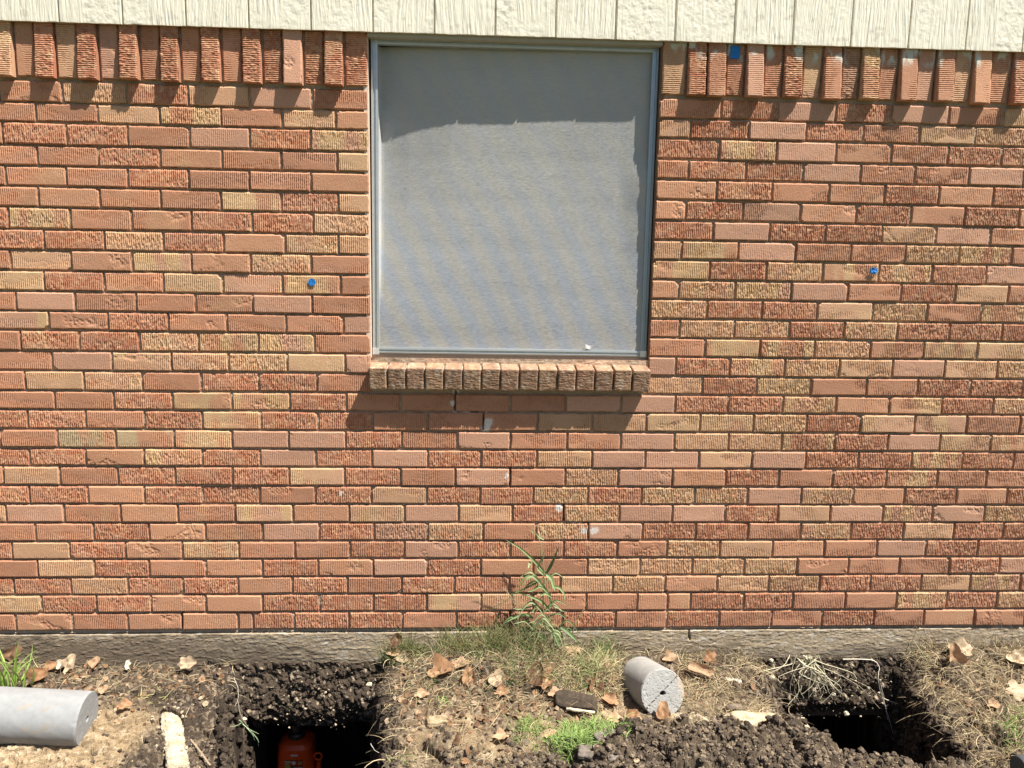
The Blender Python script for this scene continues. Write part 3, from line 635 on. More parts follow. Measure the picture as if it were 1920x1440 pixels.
tuft('grass_tuft', 'bright yellow-green grass tuft sprouting behind the left concrete pile', None, [(10, 1290), (35, 1290), (45, 1288)], 20, (.13, .21), (.008, .012), [(.42, .62, .14), (.50, .68, .2), (.3, .48, .1)], (14, 3), up=1.9, bend=(.1, .4))
tuft('grass_tuft', 'dense low green grass patch in front of the broken clod at the spoil heap', None, [(1050, 1400), (1080, 1390), (1110, 1380), (1140, 1375), (1070, 1410), (1100, 1400), (1090, 1375)], 900, (.025, .062), (.0022, .0042), GREEN + [(.3, .42, .12)], (19, 9), bend=(.3, 1.2), tip=(.38, .50, .17))
tuft('grass_tuft', 'small thin green grass patch left of the dense green one', None, [(988, 1370), (1003, 1362), (984, 1378)], 260, (.018, .05), (.002, .004), GREEN + [(.4, .42, .16)], (14, 9), bend=(.3, 1.2), tip=(.4, .46, .18))
tuft('grass_tuft', 'green grass patch at the right edge beside the right pit', None, [(1895, 1385), (1915, 1365), (1905, 1400)], 150, (.025, .06), (.002, .004), GREEN + [(.36, .4, .16)], (18, 14), bend=(.3, 1.2))
tuft('grass_tuft', 'tiny pale green sprout in the dry soil right of the left pit', None, [(822, 1318), (835, 1312)], 34, (.015, .04), (.002, .004), [(.42, .5, .2), (.3, .42, .14)], (8, 4), bend=(.4, 1.2))
tuft('grass_tuft', 'tiny yellow green sprout on the dirt right of the left concrete pile', None, [(255, 1312), (275, 1310), (300, 1308)], 26, (.03, .06), (.0015, .003), [(.5, .52, .2), (.6, .55, .25)], (9, 3), up=.25, bend=(.1, .5))
tuft('grass_tuft', 'faint green blades at the bottom edge just right of the left pit', None, [(740, 1430), (755, 1427)], 60, (.015, .04), (.0015, .003), [(.4, .46, .18), (.55, .5, .26)], (10, 6), up=.6)
tuft('grass_tuft', 'fine upright green grass against the foundation left of the tall weed', None, [(745, 1215), (770, 1225), (840, 1222), (870, 1225), (905, 1225), (930, 1222), (945, 1220), (960, 1215), (720, 1235), (1000, 1225)], 950, (.06, .15), (.0014, .0030), [(.13, .20, .06), (.22, .27, .09), (.36, .33, .16), (.42, .34, .19), (.2, .15, .08)], (13, 6), up=1.5, bend=(.05, .7))
tuft('grass_tuft', 'mixed green and straw grass clump left of the short concrete pile', None, [(1085, 1250), (1110, 1260), (1130, 1240), (1070, 1280), (1120, 1285)], 320, (.04, .10), (.0014, .0032), [(.2, .3, .1), (.55, .48, .25), (.66, .55, .3), (.3, .36, .14)], (20, 14), up=1.0, bend=(.3, 1.5))
tuft('grass_tuft', 'short green blade standing right of the tall weed', None, [(1123, 1222), (1128, 1224)], 10, (.05, .12), (.003, .006), [(.22, .36, .12)], (5, 2), up=2.4, bend=(.0, .3))
# upright mixed green and dry grass along the foot of the wall
ug = MB()
for x0, x1, y0, y1, n, hh in [(725, 960, 1205, 1255, 620, .085), (940, 1165, 1205, 1290, 800, .10), (760, 1000, 1250, 1300, 260, .06), (1270, 1520, 1228, 1262, 300, .055), (1700, 1930, 1205, 1260, 420, .07), (1830, 1930, 1260, 1400, 120, .05), (0, 330, 1240, 1262, 60, .035)]:
    for i in range(n):
        px, py = random.uniform(x0, x1), random.uniform(y0, y1)
        if random.random() > ss(.25, .6, fbm(px / 28., py / 28., 263, 2)) + .15: continue
        P = G(px, py); y = min(P[1], -.014); a, b = pitmask(P[:1], P[1:2])
        if max(a[0], b[0]) > -.005: continue
        gr_c = random.random() < (.5 if px < 1170 else .12); c = np.array(random.choice([(.15, .22, .07), (.22, .28, .10), (.30, .32, .14)] if gr_c else STRAW)) * random.uniform(.7, 1.15)
        blade(ug, (P[0], y, gz(P[0], y) - .003), (random.gauss(0, .5), random.gauss(-.1, .4), 1.0), hh * random.uniform(.4, 1.3), random.uniform(.0010, .0028), random.uniform(.2, 1.6), c, curl=random.gauss(0, .7))
tag(ug.build('mixed_grass', M['grass']), kind='stuff')
# straw litter lying about
stw = MB()
REG = [(730, 1150, 1225, 1330, 1700), (1040, 1165, 1215, 1330, 800), (1270, 1440, 1235, 1340, 950), (1700, 1935, 1215, 1330, 1500), (1740, 1935, 1330, 1440, 800), (80, 440, 1250, 1300, 330), (560, 760, 1255, 1440, 200), (760, 1010, 1330, 1440, 260), (1290, 1500, 1330, 1370, 60), (1130, 1500, 1210, 1240, 130), (0, 420, 1330, 1440, 60), (-60, 80, 1240, 1290, 80)]
for x0, x1, y0, y1, n in REG:
    for i in range(int(n * 1.7)):
        P = G(random.uniform(x0, x1), random.uniform(y0, y1)); a, b = pitmask(P[:1], P[1:2])
        if max(a[0], b[0]) > .0 or random.random() > ss(.30, .62, fbm(P[0] * 13, P[1] * 22, 261, 2)) + .12: continue
        y = min(P[1], -.014); an = random.uniform(0, 6.28); L = random.choice([.02, .03, .05, .08]) * random.uniform(.6, 1.4); c = np.array(random.choice(STRAW)) * random.uniform(.7, 1.15)
        blade(stw, (P[0], y, gz(P[0], y) + random.uniform(0, .012)), (math.cos(an), math.sin(an) * .7 - .1, random.uniform(-.1, .75)), L, random.uniform(.0009, .0024), random.uniform(.2, 1.2), c, curl=random.gauss(0, .8))
tag(stw.build('straw_litter', M['straw']), kind='stuff')
# tall weed: stems and long bent leaves
weed = empty('tall_weed', tuple(onY(1010, 1235, -.06))); tag(weed, 'tall green weed with long bent leaves growing against the wall below the window', 'weed')
WP = weed.location.copy()
def wl(pts, w, c, name='leaf', y=-.06, dy=0.):
    P = [onY(px, py, y + dy * i) for i, (px, py) in enumerate(pts)]; mb = MB(); P = np.array(P)
    t = np.linspace(0, len(P) - 1, 13); i = np.clip(t.astype(int), 0, len(P) - 2); f = (t - i)[:, None]; pm = P[np.maximum(i - 1, 0)]; p0 = P[i]; p1 = P[i + 1]; p2 = P[np.minimum(i + 2, len(P) - 1)]
    Q = .5 * (2 * p0 + (p1 - pm) * f + (2 * pm - 5 * p0 + 4 * p1 - p2) * f ** 2 + (3 * p0 - pm - 3 * p1 + p2) * f ** 3)
    if name == 'stem': tube(mb, Q, w, w * .5, c)
    else: ribbon(mb, Q, w * 1.2, c, tipc=np.array(c) * 1.25)
    return mb.build(name, M['grass'], weed)
g1, g2, g3 = (.20, .28, .115), (.13, .20, .08), (.29, .34, .17)
wl([(1012, 1240), (1022, 1190), (1018, 1130), (1020, 1078), (1014, 1020), (995, 985)], .0022, (.36, .40, .18), 'stem')
wl([(1000, 1240), (985, 1185), (1002, 1140), (1030, 1100), (1038, 1075)], .002, (.34, .36, .16), 'stem', -.05)
wl([(1035, 1235), (1038, 1190), (1030, 1150), (1034, 1110)], .002, (.36, .34, .16), 'stem', -.07)
wl([(975, 1240), (960, 1190), (975, 1140), (998, 1120)], .0016, (.40, .36, .18), 'stem', -.05)
wl([(1022, 1075), (1000, 1050), (975, 1028), (948, 1012)], .011, g1, dy=-.006)
wl([(1024, 1076), (1034, 1058), (1042, 1040), (1048, 1024)], .011, g2, dy=-.01)
wl([(1024, 1076), (1034, 1085), (1038, 1100), (1040, 1108)], .014, g1, dy=-.012)
wl([(1020, 1082), (1000, 1096), (965, 1112), (955, 1122), (912, 1148)], .006, g2)
wl([(1020, 1078), (1008, 1064), (1018, 1046), (1022, 1040)], .009, g3, dy=-.008)
wl([(995, 1052), (992, 1060), (990, 1066)], .009, g3, dy=-.01)
wl([(1034, 1100), (1048, 1102), (1058, 1115), (1058, 1128)], .009, g1, dy=-.008)
wl([(1020, 1012), (1008, 1004), (992, 993)], .006, g3)
wl([(1030, 1145), (1015, 1128), (990, 1117), (968, 1112)], .010, g1, dy=-.006)
wl([(1034, 1142), (1030, 1120), (1020, 1110), (1016, 1106)], .009, g2)
wl([(1000, 1160), (985, 1152), (965, 1158), (947, 1168)], .010, g1, dy=-.008)
wl([(1005, 1135), (985, 1140), (970, 1142), (960, 1140)], .006, g3)
wl([(1025, 1160), (1045, 1150), (1060, 1158), (1062, 1160)], .006, g2)
wl([(1068, 1200), (1080, 1170), (1098, 1135), (1105, 1122)], .0035, (.36, .34, .16), dy=-.003)
wl([(1030, 1180), (1040, 1190), (1046, 1205), (1050, 1216)], .012, g2, dy=-.01)
wl([(1052, 1176), (1062, 1182), (1074, 1194), (1082, 1203)], .015, g2, dy=-.012)
wl([(1060, 1196), (1048, 1184), (1036, 1180)], .008, g3, dy=-.008)
wl([(1005, 1160), (1020, 1175), (1040, 1170), (1052, 1185)], .004, g3)
wl([(972, 1150), (958, 1118), (940, 1100)], .0022, g3); wl([(1020, 1040), (1014, 1060), (1005, 1080)], .003, g2)
wl([(1010, 1180), (995, 1160), (1012, 1140), (1022, 1130)], .004, (.42, .42, .2))
for i in range(34):                                                # more leaves arching off the stems
    x, y = random.choice([(1018, 1150), (1030, 1165), (1000, 1180), (1034, 1120), (1018, 1100), (985, 1185), (1040, 1190), (1022, 1200)]); s = random.choice([-1, 1]); l = random.uniform(22, 55)
    wl([(x, y), (x + s * l * .45, y - l * random.uniform(.3, .6)), (x + s * l * .85, y - l * random.uniform(.1, .5)), (x + s * l * 1.1, y + random.uniform(-12, 18))], random.uniform(.004, .009), random.choice([g1, g2, g3]), y=random.uniform(-.09, -.04), dy=random.uniform(-.01, .004))
for i in range(90):
    x = random.gauss(1008, 30); l = random.uniform(20, 95)
    wl([(x, 1238), (x + random.gauss(0, 9), 1238 - l * .5), (x + random.gauss(0, 22), 1238 - l)], random.uniform(.0016, .0036), random.choice([(.42, .36, .2), (.3, .28, .14), g2, (.55, .46, .28)]), y=random.uniform(-.09, -.03))
# roots hanging over the pits
def root(name, label, strands, r=.0016, c=(.52, .42, .29), y=-.07, group=None, cat='root', base=None):
    mb = MB()
    for s in strands:
        w = r * random.uniform(.6, 1.2); P = [onY(px, py, y + random.uniform(-.012, .012) - .004 * i) for i, (px, py) in enumerate(s)]; tube(mb, P, w, w * .35, np.array(c) * random.uniform(.8, 1.2), jit=.0006)
    return tag(mb.build(name, M['root']), label, cat, group)
S = []
for i in range(34):
    x = 1515 + random.gauss(0, 12); e = 1515 + random.gauss(-5, 42); b = random.uniform(40, 95)
    S.append([(x, 1232 + random.uniform(-6, 6)), (x * .6 + e * .4 + random.gauss(0, 5), 1232 + b * .35), (e + random.gauss(0, 5), 1232 + b * .7), (e + random.gauss(0, 14), 1232 + b)])
root('root_clump', 'big pale fan of bare roots hanging at the left end of the right pit', S, .0020, (.60, .55, .38), y=-.085)
root('root_strand', 'long forked pale root dangling down into the right pit', [[(1580, 1236), (1632, 1237), (1648, 1250), (1646, 1272), (1652, 1300), (1662, 1330), (1675, 1376)], [(1650, 1275), (1657, 1310), (1665, 1350)], [(1655, 1309), (1690, 1322), (1722, 1325), (1736, 1312)]], .0022, (.6, .54, .44), -.09)
root('root_strand', 'thin double root crossing the soil bank right of the pale root fan', [[(1565, 1258), (1600, 1275), (1632, 1290), (1645, 1306)], [(1570, 1262), (1612, 1288), (1640, 1318), (1650, 1328)]], .0012, (.5, .42, .3), -.085)
S = [[(1400 + random.gauss(0, 8), 1255 + random.gauss(0, 5)), (1425 + random.gauss(0, 14), 1275 + random.gauss(0, 6)), (1450 + random.gauss(0, 18), 1310 + random.gauss(0, 10))] for i in range(9)]
root('root_clump', 'loose pale roots trailing between the short pile and the right pit', S, .0012, (.6, .5, .32), -.10)
root('root_strand', 'forked white root hanging at the left rim of the left pit', [[(438, 1270), (446, 1290), (446, 1312), (440, 1325)], [(446, 1315), (436, 1335), (434, 1345)], [(446, 1315), (451, 1340), (466, 1365)]], .0016, (.62, .55, .45), -.14)
root('green_sprig', 'small green sprig leaning over the left pit beside the bottle jack', [[(448, 1350), (465, 1366), (485, 1376)], [(455, 1358), (470, 1372), (478, 1388)], [(452, 1356), (440, 1362), (432, 1362)], [(470, 1370), (484, 1388), (484, 1400)]], .0017, (.32, .42, .24), -.26, cat='sprig')
tw = MB(); P = [G(358, 1387, .01), G(372, 1405, .012), G(395, 1436, .012)]; tube(tw, P, .0028, .0035, (.34, .26, .18), jit=.0005); tag(tw.build('twig', M['root']), 'straight brown twig lying on the soil left of the left pit', 'twig')
root('root_strand', 'pale bent stalk crossing the right rim of the left pit', [[(745, 1318), (715, 1342), (700, 1360), (688, 1380)]], .0014, (.5, .4, .26), -.25)
root('root_strand', 'short white rootlet low on the right rim of the left pit', [[(695, 1394), (702, 1406), (714, 1413)]], .0012, (.6, .55, .45), -.45)
root('root_strand', 'woody stalk leaning on the dirt beside the right pit', [[(1882, 1325), (1870, 1345), (1857, 1365), (1850, 1385)]], .003, (.55, .44, .28), -.42)
root('root_strand', 'thin dry stalk curving down at the lower right beside the pit', [[(1880, 1375), (1872, 1400), (1866, 1435)]], .0016, (.55, .46, .32), -.5)
root('root_strand', 'thin green stalk rising from the rim right of the right pit', [[(1712, 1200), (1735, 1235), (1750, 1262), (1758, 1278)], [(1748, 1250), (1762, 1262), (1768, 1270)]], .0013, (.42, .46, .22), -.08)
S = []
for i in range(46):
    x = random.choice([random.uniform(1700, 1760), random.uniform(1270, 1480), random.uniform(1820, 1915)]); yb = 1232 if x < 1600 else 1215
    S.append([(x, yb), (x + random.gauss(0, 7), yb - random.uniform(10, 22)), (x + random.gauss(0, 14), yb - random.uniform(22, 60) * (1 if x > 1600 else .6))])
mb = MB()
for s in S: tube(mb, [onY(px, py, -.03 - .004 * i) for i, (px, py) in enumerate(s)], .0011, .0004, np.array(random.choice(STRAW)) * random.uniform(.5, 1))
tag(mb.build('dry_stalks', M['straw']), kind='stuff')

# ------------------------------------------------------------------ dead leaves
def leaf(label, px, py, size, rot=0., tilt=.5, curl=.6, c=(.55, .30, .14), lob=5, asp=.75, up=.012, fold=0., stand=None, roll=0.):
    """lobed leaf sheet of 'size' photo pixels; tilt 0 flat .. 1.5 upright"""
    P = G(px, py); s = size / FPX * float((P - CAMP) @ CF) * .39; P = np.array([P[0], min(P[1], -.03), max(P[2], gz(P[0], min(P[1], -.03)))])
    if stand is not None: P = onY(px, py, stand)
    nr, na = 7, 40; sd = int(px * 7 + py); th = np.linspace(0, 2 * np.pi, na + 1)
    rr = (1 + .17 * np.cos(lob * th) * (np.abs(np.sin(th / 2)) ** .3) + .12 * np.cos(th) + .22 * (vn(np.cos(th) * 2.5 + 9, np.sin(th) * 2.5 + 9, sd) - .5) + .10 * (vn(np.cos(th) * 9 + 9, np.sin(th) * 9 + 9, sd + 1) - .5))
    r = np.linspace(0, 1, nr + 1)[:, None]; x = r * rr * np.cos(th); y = r * rr * np.sin(th) * asp
    z = curl * (y ** 2 - .3) * 1.5 + fold * np.abs(y) * 1.2 + .5 * (vn(x * 1.7 + 5, y * 2.5 + 5, sd + 2) - .5) + .12 * curl * x ** 2
    if roll: a = y * roll; y, z = np.sin(a) / roll, (1 - np.cos(a)) / roll + .1 * z
    M4 = Matrix.Rotation(tilt, 4, 'X') @ Matrix.Rotation(rot, 4, 'Z'); Q = np.stack([x, y, z], -1) * s @ np.array(M4.to_3x3()).T
    lift = 0 if stand is not None else -Q[..., 2].min() * .6; Q = Q + P + np.array([0, 0, up + lift])
    vein = 1 - ss(.02, .06, np.abs(y)) ; cc = mix(np.array(c) * random.uniform(.9, 1.1), np.array(c) * .62, ss(.5, .8, fbm(x * 3 + sd, y * 3, sd, 3)) * .7); cc = mix(cc, np.array(c) * 1.25, vein * .5)
    mb = MB(); mb.grid(Q, cc); o = mb.build('dead_leaf', M['leaf'], smooth=True); return tag(o, label, 'leaf', 'dead leaves on the ground')
T1, T2, T3, T4, T5 = (.41, .235, .125), (.46, .30, .18), (.20, .115, .065), (.50, .38, .25), (.30, .165, .085)
LV = [
 ('tan leaf hanging tip down left of the folded brown leaf', 879, 1283, 42, 1.5, 1.2, .5, T1, 3),
 ('long orange leaf arched over the straw right of the left pit', 825, 1270, 62, .35, .5, .9, T1, 4),
 ('pale orange leaf just above the tan leaf that hangs tip down', 862, 1252, 40, .2, .4, .5, T2, 5),
 ('large folded dark brown leaf standing left of the broken clod', 1002, 1290, 54, 1.2, 1.1, 1.1, T3, 3),
 ('orange leaf tucked against the large folded dark brown leaf', 1022, 1294, 40, .8, .8, .6, T1, 5),
 ('orange leaf in the grass above the large folded dark brown leaf', 1024, 1266, 40, .4, .6, .7, T5, 5),
 ('tan leaf touching the left end of the broken clod', 1040, 1312, 34, .1, .5, .3, T2, 4),
 ('oval tan leaf flat in the grass near the wall right of the weed', 1072, 1226, 38, .1, .3, .3, T2, 2),
 ('curled orange leaf under the straw clump left of the short pile', 1118, 1300, 44, 1.3, .9, 1.2, T5, 3),
 ('orange leaf right of the broken clod', 1143, 1320, 40, -.6, .5, .5, T1, 5),
 ('tan leaf lying between the green patch and the short pile', 1150, 1356, 42, .2, .2, .3, T2, 5),
 ('brown leaf lying in the shade under the short pile', 1185, 1350, 32, .5, .6, .7, T5, 3),
 ('flat tan leaf on the edge of the dark spoil below the short pile', 1197, 1366, 44, 0, .15, .3, T2, 5),
 ('tan leaf leaning upright against the end face of the short pile', 1243, 1352, 44, 1.5, 1.15, .4, T1, 3),
 ('small orange leaf near the foundation behind the short pile', 1255, 1240, 34, .3, .6, .6, T2, 4),
 ('small curled orange leaf above the rolled leaf', 1330, 1242, 34, .5, .7, .8, T5, 4),
 ('large pale jagged leaf standing at the right pit', 1800, 1228, 56, .2, .7, .5, T4, 5),
 ('folded tan leaf hanging below the large pale jagged leaf', 1788, 1252, 46, 1.4, 1.2, 1.2, T2, 3),
 ('pale tan lobed leaf at the right edge above the green patch', 1908, 1312, 62, .5, .4, .3, T4, 5),
 ('pale leaf at the right edge close to the foundation', 1908, 1245, 50, -.4, .5, .5, T4, 4),
 ('small orange leaf in the straw left of the pale lobed leaf', 1862, 1330, 34, .2, .3, .5, T2, 4),
 ('pale crumpled leaf against the foundation left of the left pit', 352, 1248, 40, .1, .8, .6, T4, 6),
 ('pale leaf with a notched top behind the left concrete pile', 130, 1258, 40, 1.2, 1.0, .5, T4, 4),
 ('cream leaf next to the notched pale leaf', 112, 1256, 30, .4, .8, .5, (.72, .62, .46), 4),
 ('small tan cupped leaf right of the notched pale leaf', 176, 1256, 28, 1.0, .8, .9, T2, 3),
 ('orange leaf left of the cream leaf', 93, 1260, 34, .5, .7, .6, T1, 4),
 ('large orange brown leaf leaning between the yellow-green tuft and the left pile', 66, 1284, 50, .5, .8, .9, T5, 3),
 ('brown leaf standing against the foundation behind the yellow-green tuft', 25, 1240, 46, .9, 1.1, .7, T3, 3),
 ('small cream leaf standing alone midway along the left foundation', 240, 1256, 20, 1.4, 1.1, .4, (.72, .64, .5), 2),
 ('small triangular tan leaf at the end of the left pile', 193, 1302, 24, .8, .6, .3, T2, 3),
 ('tan leaf on the dry cracked soil right of the left pile', 233, 1342, 34, .2, .4, .5, T1, 4),
 ('pale orange oval leaf in front of the small thin grass patch', 1030, 1392, 24, .3, .3, .3, T2, 2),
 ('dark brown leaf standing upright against the foundation right of the left pit', 742, 1212, 36, 1.1, 1.35, .5, T3, 2),
 ('cream tan leaf below the upright dark brown leaf', 738, 1226, 30, .1, .6, .4, T2, 4),
 ('small tan leaf among straw at the corner of the left pit', 752, 1246, 32, -.4, .5, .5, T4, 4),
 ('pale tan leaf on the dark soil left of the thin grass patch', 938, 1388, 36, .1, .25, .4, T2, 4),
 ('small tan leaf flat on the dry soil right of the left pit', 790, 1310, 34, .2, .3, .5, T2, 4),
 ('long pale leaf propped under the small thin leaf litter left of the weed', 930, 1285, 42, 1.0, .8, .5, T4, 3),
 ('orange leaf under the pale propped leaf', 940, 1305, 36, .2, .5, .5, T1, 4),
 ('yellow leaf against the foundation among the fine green grass', 862, 1222, 26, .2, .7, .4, (.72, .50, .16), 4),
 ('tiny pale leaf piece on the dark spoil at the bottom of the picture', 1193, 1434, 14, .2, .5, .3, T4, 3),
]
for (lb, px, py, sz, rot, tl, cu, c, lob) in LV: leaf(lb, px, py, sz, rot, tl, cu, c, lob)
leaf('big rolled tan leaf lying right of the short pile', 1313, 1268, 58, -.45, .55, .3, T2, 2, asp=.8, roll=2.2)
# fragments of leaves nobody could count
lm = MB()
for x0, x1, y0, y1, n in [(740, 1160, 1225, 1360, 620), (1260, 1430, 1240, 1330, 50), (1760, 1930, 1230, 1340, 80), (60, 420, 1245, 1310, 170), (180, 430, 1310, 1370, 30), (700, 1000, 1330, 1440, 60)]:
    for i in range(n):
        P = G(random.uniform(x0, x1), random.uniform(y0, y1)); a, b = pitmask(P[:1], P[1:2]); y = min(P[1], -.02)
        if max(a[0], b[0]) > 0: continue
        s = random.uniform(.004, .017); t = np.linspace(0, 2 * np.pi, 8); rr = s * RNG.uniform(.6, 1.1, 8); rr[-1] = rr[0]; R_ = Matrix.Rotation(random.uniform(0, 1.2), 3, 'X') @ Matrix.Rotation(random.uniform(0, 6), 3, 'Z')
        Q = np.stack([np.outer([0, 1], rr * np.cos(t)), np.outer([0, 1], rr * np.sin(t) * .7), np.outer([0, 1], RNG.normal(0, s * .2, 8))], -1) @ np.array(R_).T + np.array([P[0], y, gz(P[0], y) + s * .5]); lm.grid(Q, np.array(random.choice([T1, T2, T3, T4, T5])) * random.uniform(.35, .85))
tag(lm.build('leaf_litter', M['leaf']), kind='stuff')
# ------------------------------------------------------------------ concrete piles
def pile(name, label, A, B, R, crack=None, base=(.50, .50, .49), rot=0., grp=None, stain=True, sd=401):
    A = np.array(A, float); B = np.array(B, float); ax = (B - A); Ln = np.linalg.norm(ax); ax /= Ln; s = np.cross(ax, (0, 0, 1)); s /= np.linalg.norm(s); u = np.cross(s, ax)
    root_ = empty(name, tuple(A - np.array([0, 0, R]))); tag(root_, label, 'concrete pile', grp)
    n, m = int(Ln / .003), 128; t = np.linspace(0, 1, n)[:, None]; th = np.linspace(0, 2 * np.pi, m + 1)[None]
    cx, sx_ = np.cos(th) + 0 * t, np.sin(th) + 0 * t
    ed = np.minimum(t, 1 - t) * Ln; rr = R - .003 * (1 - ss(0, .005, ed)) - .004 * ss(.66, .78, fbm(np.cos(th) * 5 + 9 + t * 8, np.sin(th) * 5 + 9 + 0 * t, sd, 3)) * (1 - ss(0, .02, ed)) + .0008 * (fbm(cx * 3 + 4, sx_ * 3 + t * 8, sd + 1, 3) - .5)
    # a few air holes
    for k in range(8):
        ht, hth, hr = random.random(), random.uniform(0, 6.28), random.uniform(.0015, .004); rr = rr - .004 * (1 - ss(hr * .5, hr, np.hypot((t - ht) * Ln, ((th - hth + np.pi) % (2 * np.pi) - np.pi) * R)))
    P = A + ax * (t * Ln)[..., None] + rr[..., None] * (s * cx[..., None] + u * sx_[..., None])
    c = mix(base, np.array(base) * .82, fbm(cx * 3 + 20, sx_ * 3 + t * 6, sd + 3, 3))
    if stain: c = mix(c, (.30, .25, .19), ss(.66, .74, fbm(cx * 4 + t * 10, sx_ * 4 + 7, sd + 5, 3)) * .55)
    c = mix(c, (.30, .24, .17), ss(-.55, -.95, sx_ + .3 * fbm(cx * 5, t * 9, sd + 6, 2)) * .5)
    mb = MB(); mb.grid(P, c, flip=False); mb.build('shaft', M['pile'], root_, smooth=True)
    for C, d, nm in ((A, -1, 0), (B, 1, 1)):
        k = 60; g = np.linspace(0, 1, k)[:, None]; r2 = g * (R - .0028); Xl = r2 * np.cos(th); Zl = r2 * np.sin(th); o = .0012 * (fbm(Xl * 120 + 9, Zl * 120 + 9, sd + 7, 3) - .5) - .0014 * (crack is not None) * ss(.66, .74, fbm(Xl * 190 + 5, Zl * 190 + 5, sd + 8, 2)); cc = mix(np.array(base) * 1.02, np.array(base) * .8, fbm(Xl * 60 + 3, Zl * 60 + 3, sd + 9, 3))
        if crack is not None and nm:
            ca, sa = math.cos(crack), math.sin(crack); q = -Xl * sa + Zl * ca + .0025 * (fbm(Xl * 70 + 3, Zl * 70, 7, 2) - .5) - .004; gr_ = (1 - ss(.0006, .0028, np.abs(q))) * ss(.30, .5, fbm(Xl * 160 + 2, Zl * 160, 11, 2)); o = o - .006 * gr_; cc = mix(cc, (.12, .11, .1), gr_ * .7)
            cc = mix(cc, (.50, .38, .25), ss(.055, .078, -Xl * .9 + Zl * .2 + .02 * fbm(Xl * 60, Zl * 60, 5, 2)) * .6)
        hole = 1 - ss(.0065, .009, np.hypot(Xl * .8, Zl)) if nm else 0; o = o - .022 * hole; cc = mix(cc, (.06, .055, .05), hole)
        Q = C + s * Xl[..., None] + u * Zl[..., None] + ax * (d * o)[..., None]; fb = MB(); fb.grid(Q, cc, flip=(d < 0)); fb.build('end_face', M['pile'], root_)
    return root_
pile('concrete_pile', 'long smooth grey concrete pile at the left edge with a small hole in its end', (.075, -.44, -.062), (.452, -.43, -.093), .0845, base=(.29, .295, .295), sd=401)
pile('concrete_pile', 'short stubby grey concrete pile with a split cut face beneath the window', tuple(onY(1199, 1273, -.13)), tuple(onY(1243, 1300, -.335)), .0815, crack=math.radians(-38), base=(.35, .345, .325), sd=431)
pile('concrete_pile', 'dark grey pile end just poking in at the lower right corner', (3.375, -.70, -.135), (3.68, -.68, -.135), .04, base=(.07, .075, .08), sd=461, stain=False)
# ------------------------------------------------------------------ chunks
def rock(name, label, cat, loc, size, rot, c1, c2, seed, r=.01, amp=.006, n=(34, 24, 16), fs=38):
    M4 = Matrix.Translation(loc) @ Matrix.Rotation(rot[2], 4, 'Z') @ Matrix.Rotation(rot[1], 4, 'Y') @ Matrix.Rotation(rot[0], 4, 'X')
    def cf(D): return mix(c1, c2, ss(.4, .65, fbm(D[..., 0] * 50 + seed, D[..., 1] * 50 + D[..., 2] * 60, seed, 3)))
    mb = MB(); noisy_box(mb, size, M4, r=r, amp=amp, fs=fs, n=n, seed=seed, cf=cf); return tag(mb.build(name, M['soil']), label, cat)
P = G(1080, 1335)
ck = rock('brick_clod', 'dark earth-caked lump with a pale broken edge above the dense green patch', 'clod', (P[0], P[1] + .02, P[2] + .022), (.15, .075, .05), (.25, .08, -.12), (.075, .055, .04), (.05, .04, .03), 71, r=.024, amp=.015, fs=24)
e = MB(); M4 = Matrix.Translation((P[0] + .012, P[1] - .026, P[2] + .020)) @ Matrix.Rotation(-.12, 4, 'Z') @ Matrix.Rotation(.09, 4, 'Y'); noisy_box(e, (.10, .008, .010), M4, r=.003, amp=.003, n=(40, 6, 8), c=(.66, .58, .42), seed=5, fs=110); eo = e.build('pale_edge', M['soil'], ck)
P = G(345, 1400); rock('limestone_chunk', 'long pale yellow stone in the dirt between the long grey pile and the pit', 'stone', (.728, -.445, -.176), (.062, .31, .05), (.02, .15, .43), (.50, .435, .32), (.38, .32, .225), 81, r=.013, amp=.011, n=(30, 110, 24), fs=42)
cb2 = MB()
for i in range(170):
    t = random.random(); x = .728 + .064 - (t * .128) + random.gauss(0, .03); y = -.445 - .14 + t * .28 + random.gauss(0, .02); r = random.uniform(.002, .0075); lump(cb2, (x, y, max(gz(x, y) + r * .3, -.158 if abs(x - (.792 - t * .128)) < .02 else -9)), r, np.array(random.choice([(.34, .265, .17), (.12, .09, .065), (.42, .36, .26)])) * random.uniform(.7, 1.2), i + 700, 1)
tag(cb2.build('stone_crumbs', M['soil']), kind='stuff')
P = G(1440, 1355); rock('limestone_slab', 'pale flat crust of limestone at the left rim of the right pit', 'stone', (P[0] + .0, P[1] - .015, P[2] + .004), (.26, .075, .036), (.1, .06, -.08), (.50, .42, .28), (.33, .26, .17), 91, r=.011, amp=.009)
P = G(820, 1355); rock('dirt_clod', 'rounded tan dry clod on the soil right of the left pit', 'clod', (P[0], P[1], P[2] + .004), (.075, .05, .03), (.1, .0, .2), (.35, .27, .17), (.26, .2, .12), 95, r=.013, amp=.006)
P = G(1370, 1284); rock('wood_chip', 'flat white chip lying in the straw left of the right pit', 'chip', (P[0], P[1], P[2] + .018), (.075, .02, .006), (.2, .05, -.15), (.58, .53, .45), (.48, .43, .35), 97, r=.002, amp=.002)
P = G(1375, 1330); rock('dirt_clod', 'grey weathered clod on the rim between the short pile and the right pit', 'clod', (P[0], P[1], P[2] + .006), (.06, .03, .022), (.1, 0, -.1), (.2, .16, .12), (.12, .09, .07), 98, r=.009, amp=.004)
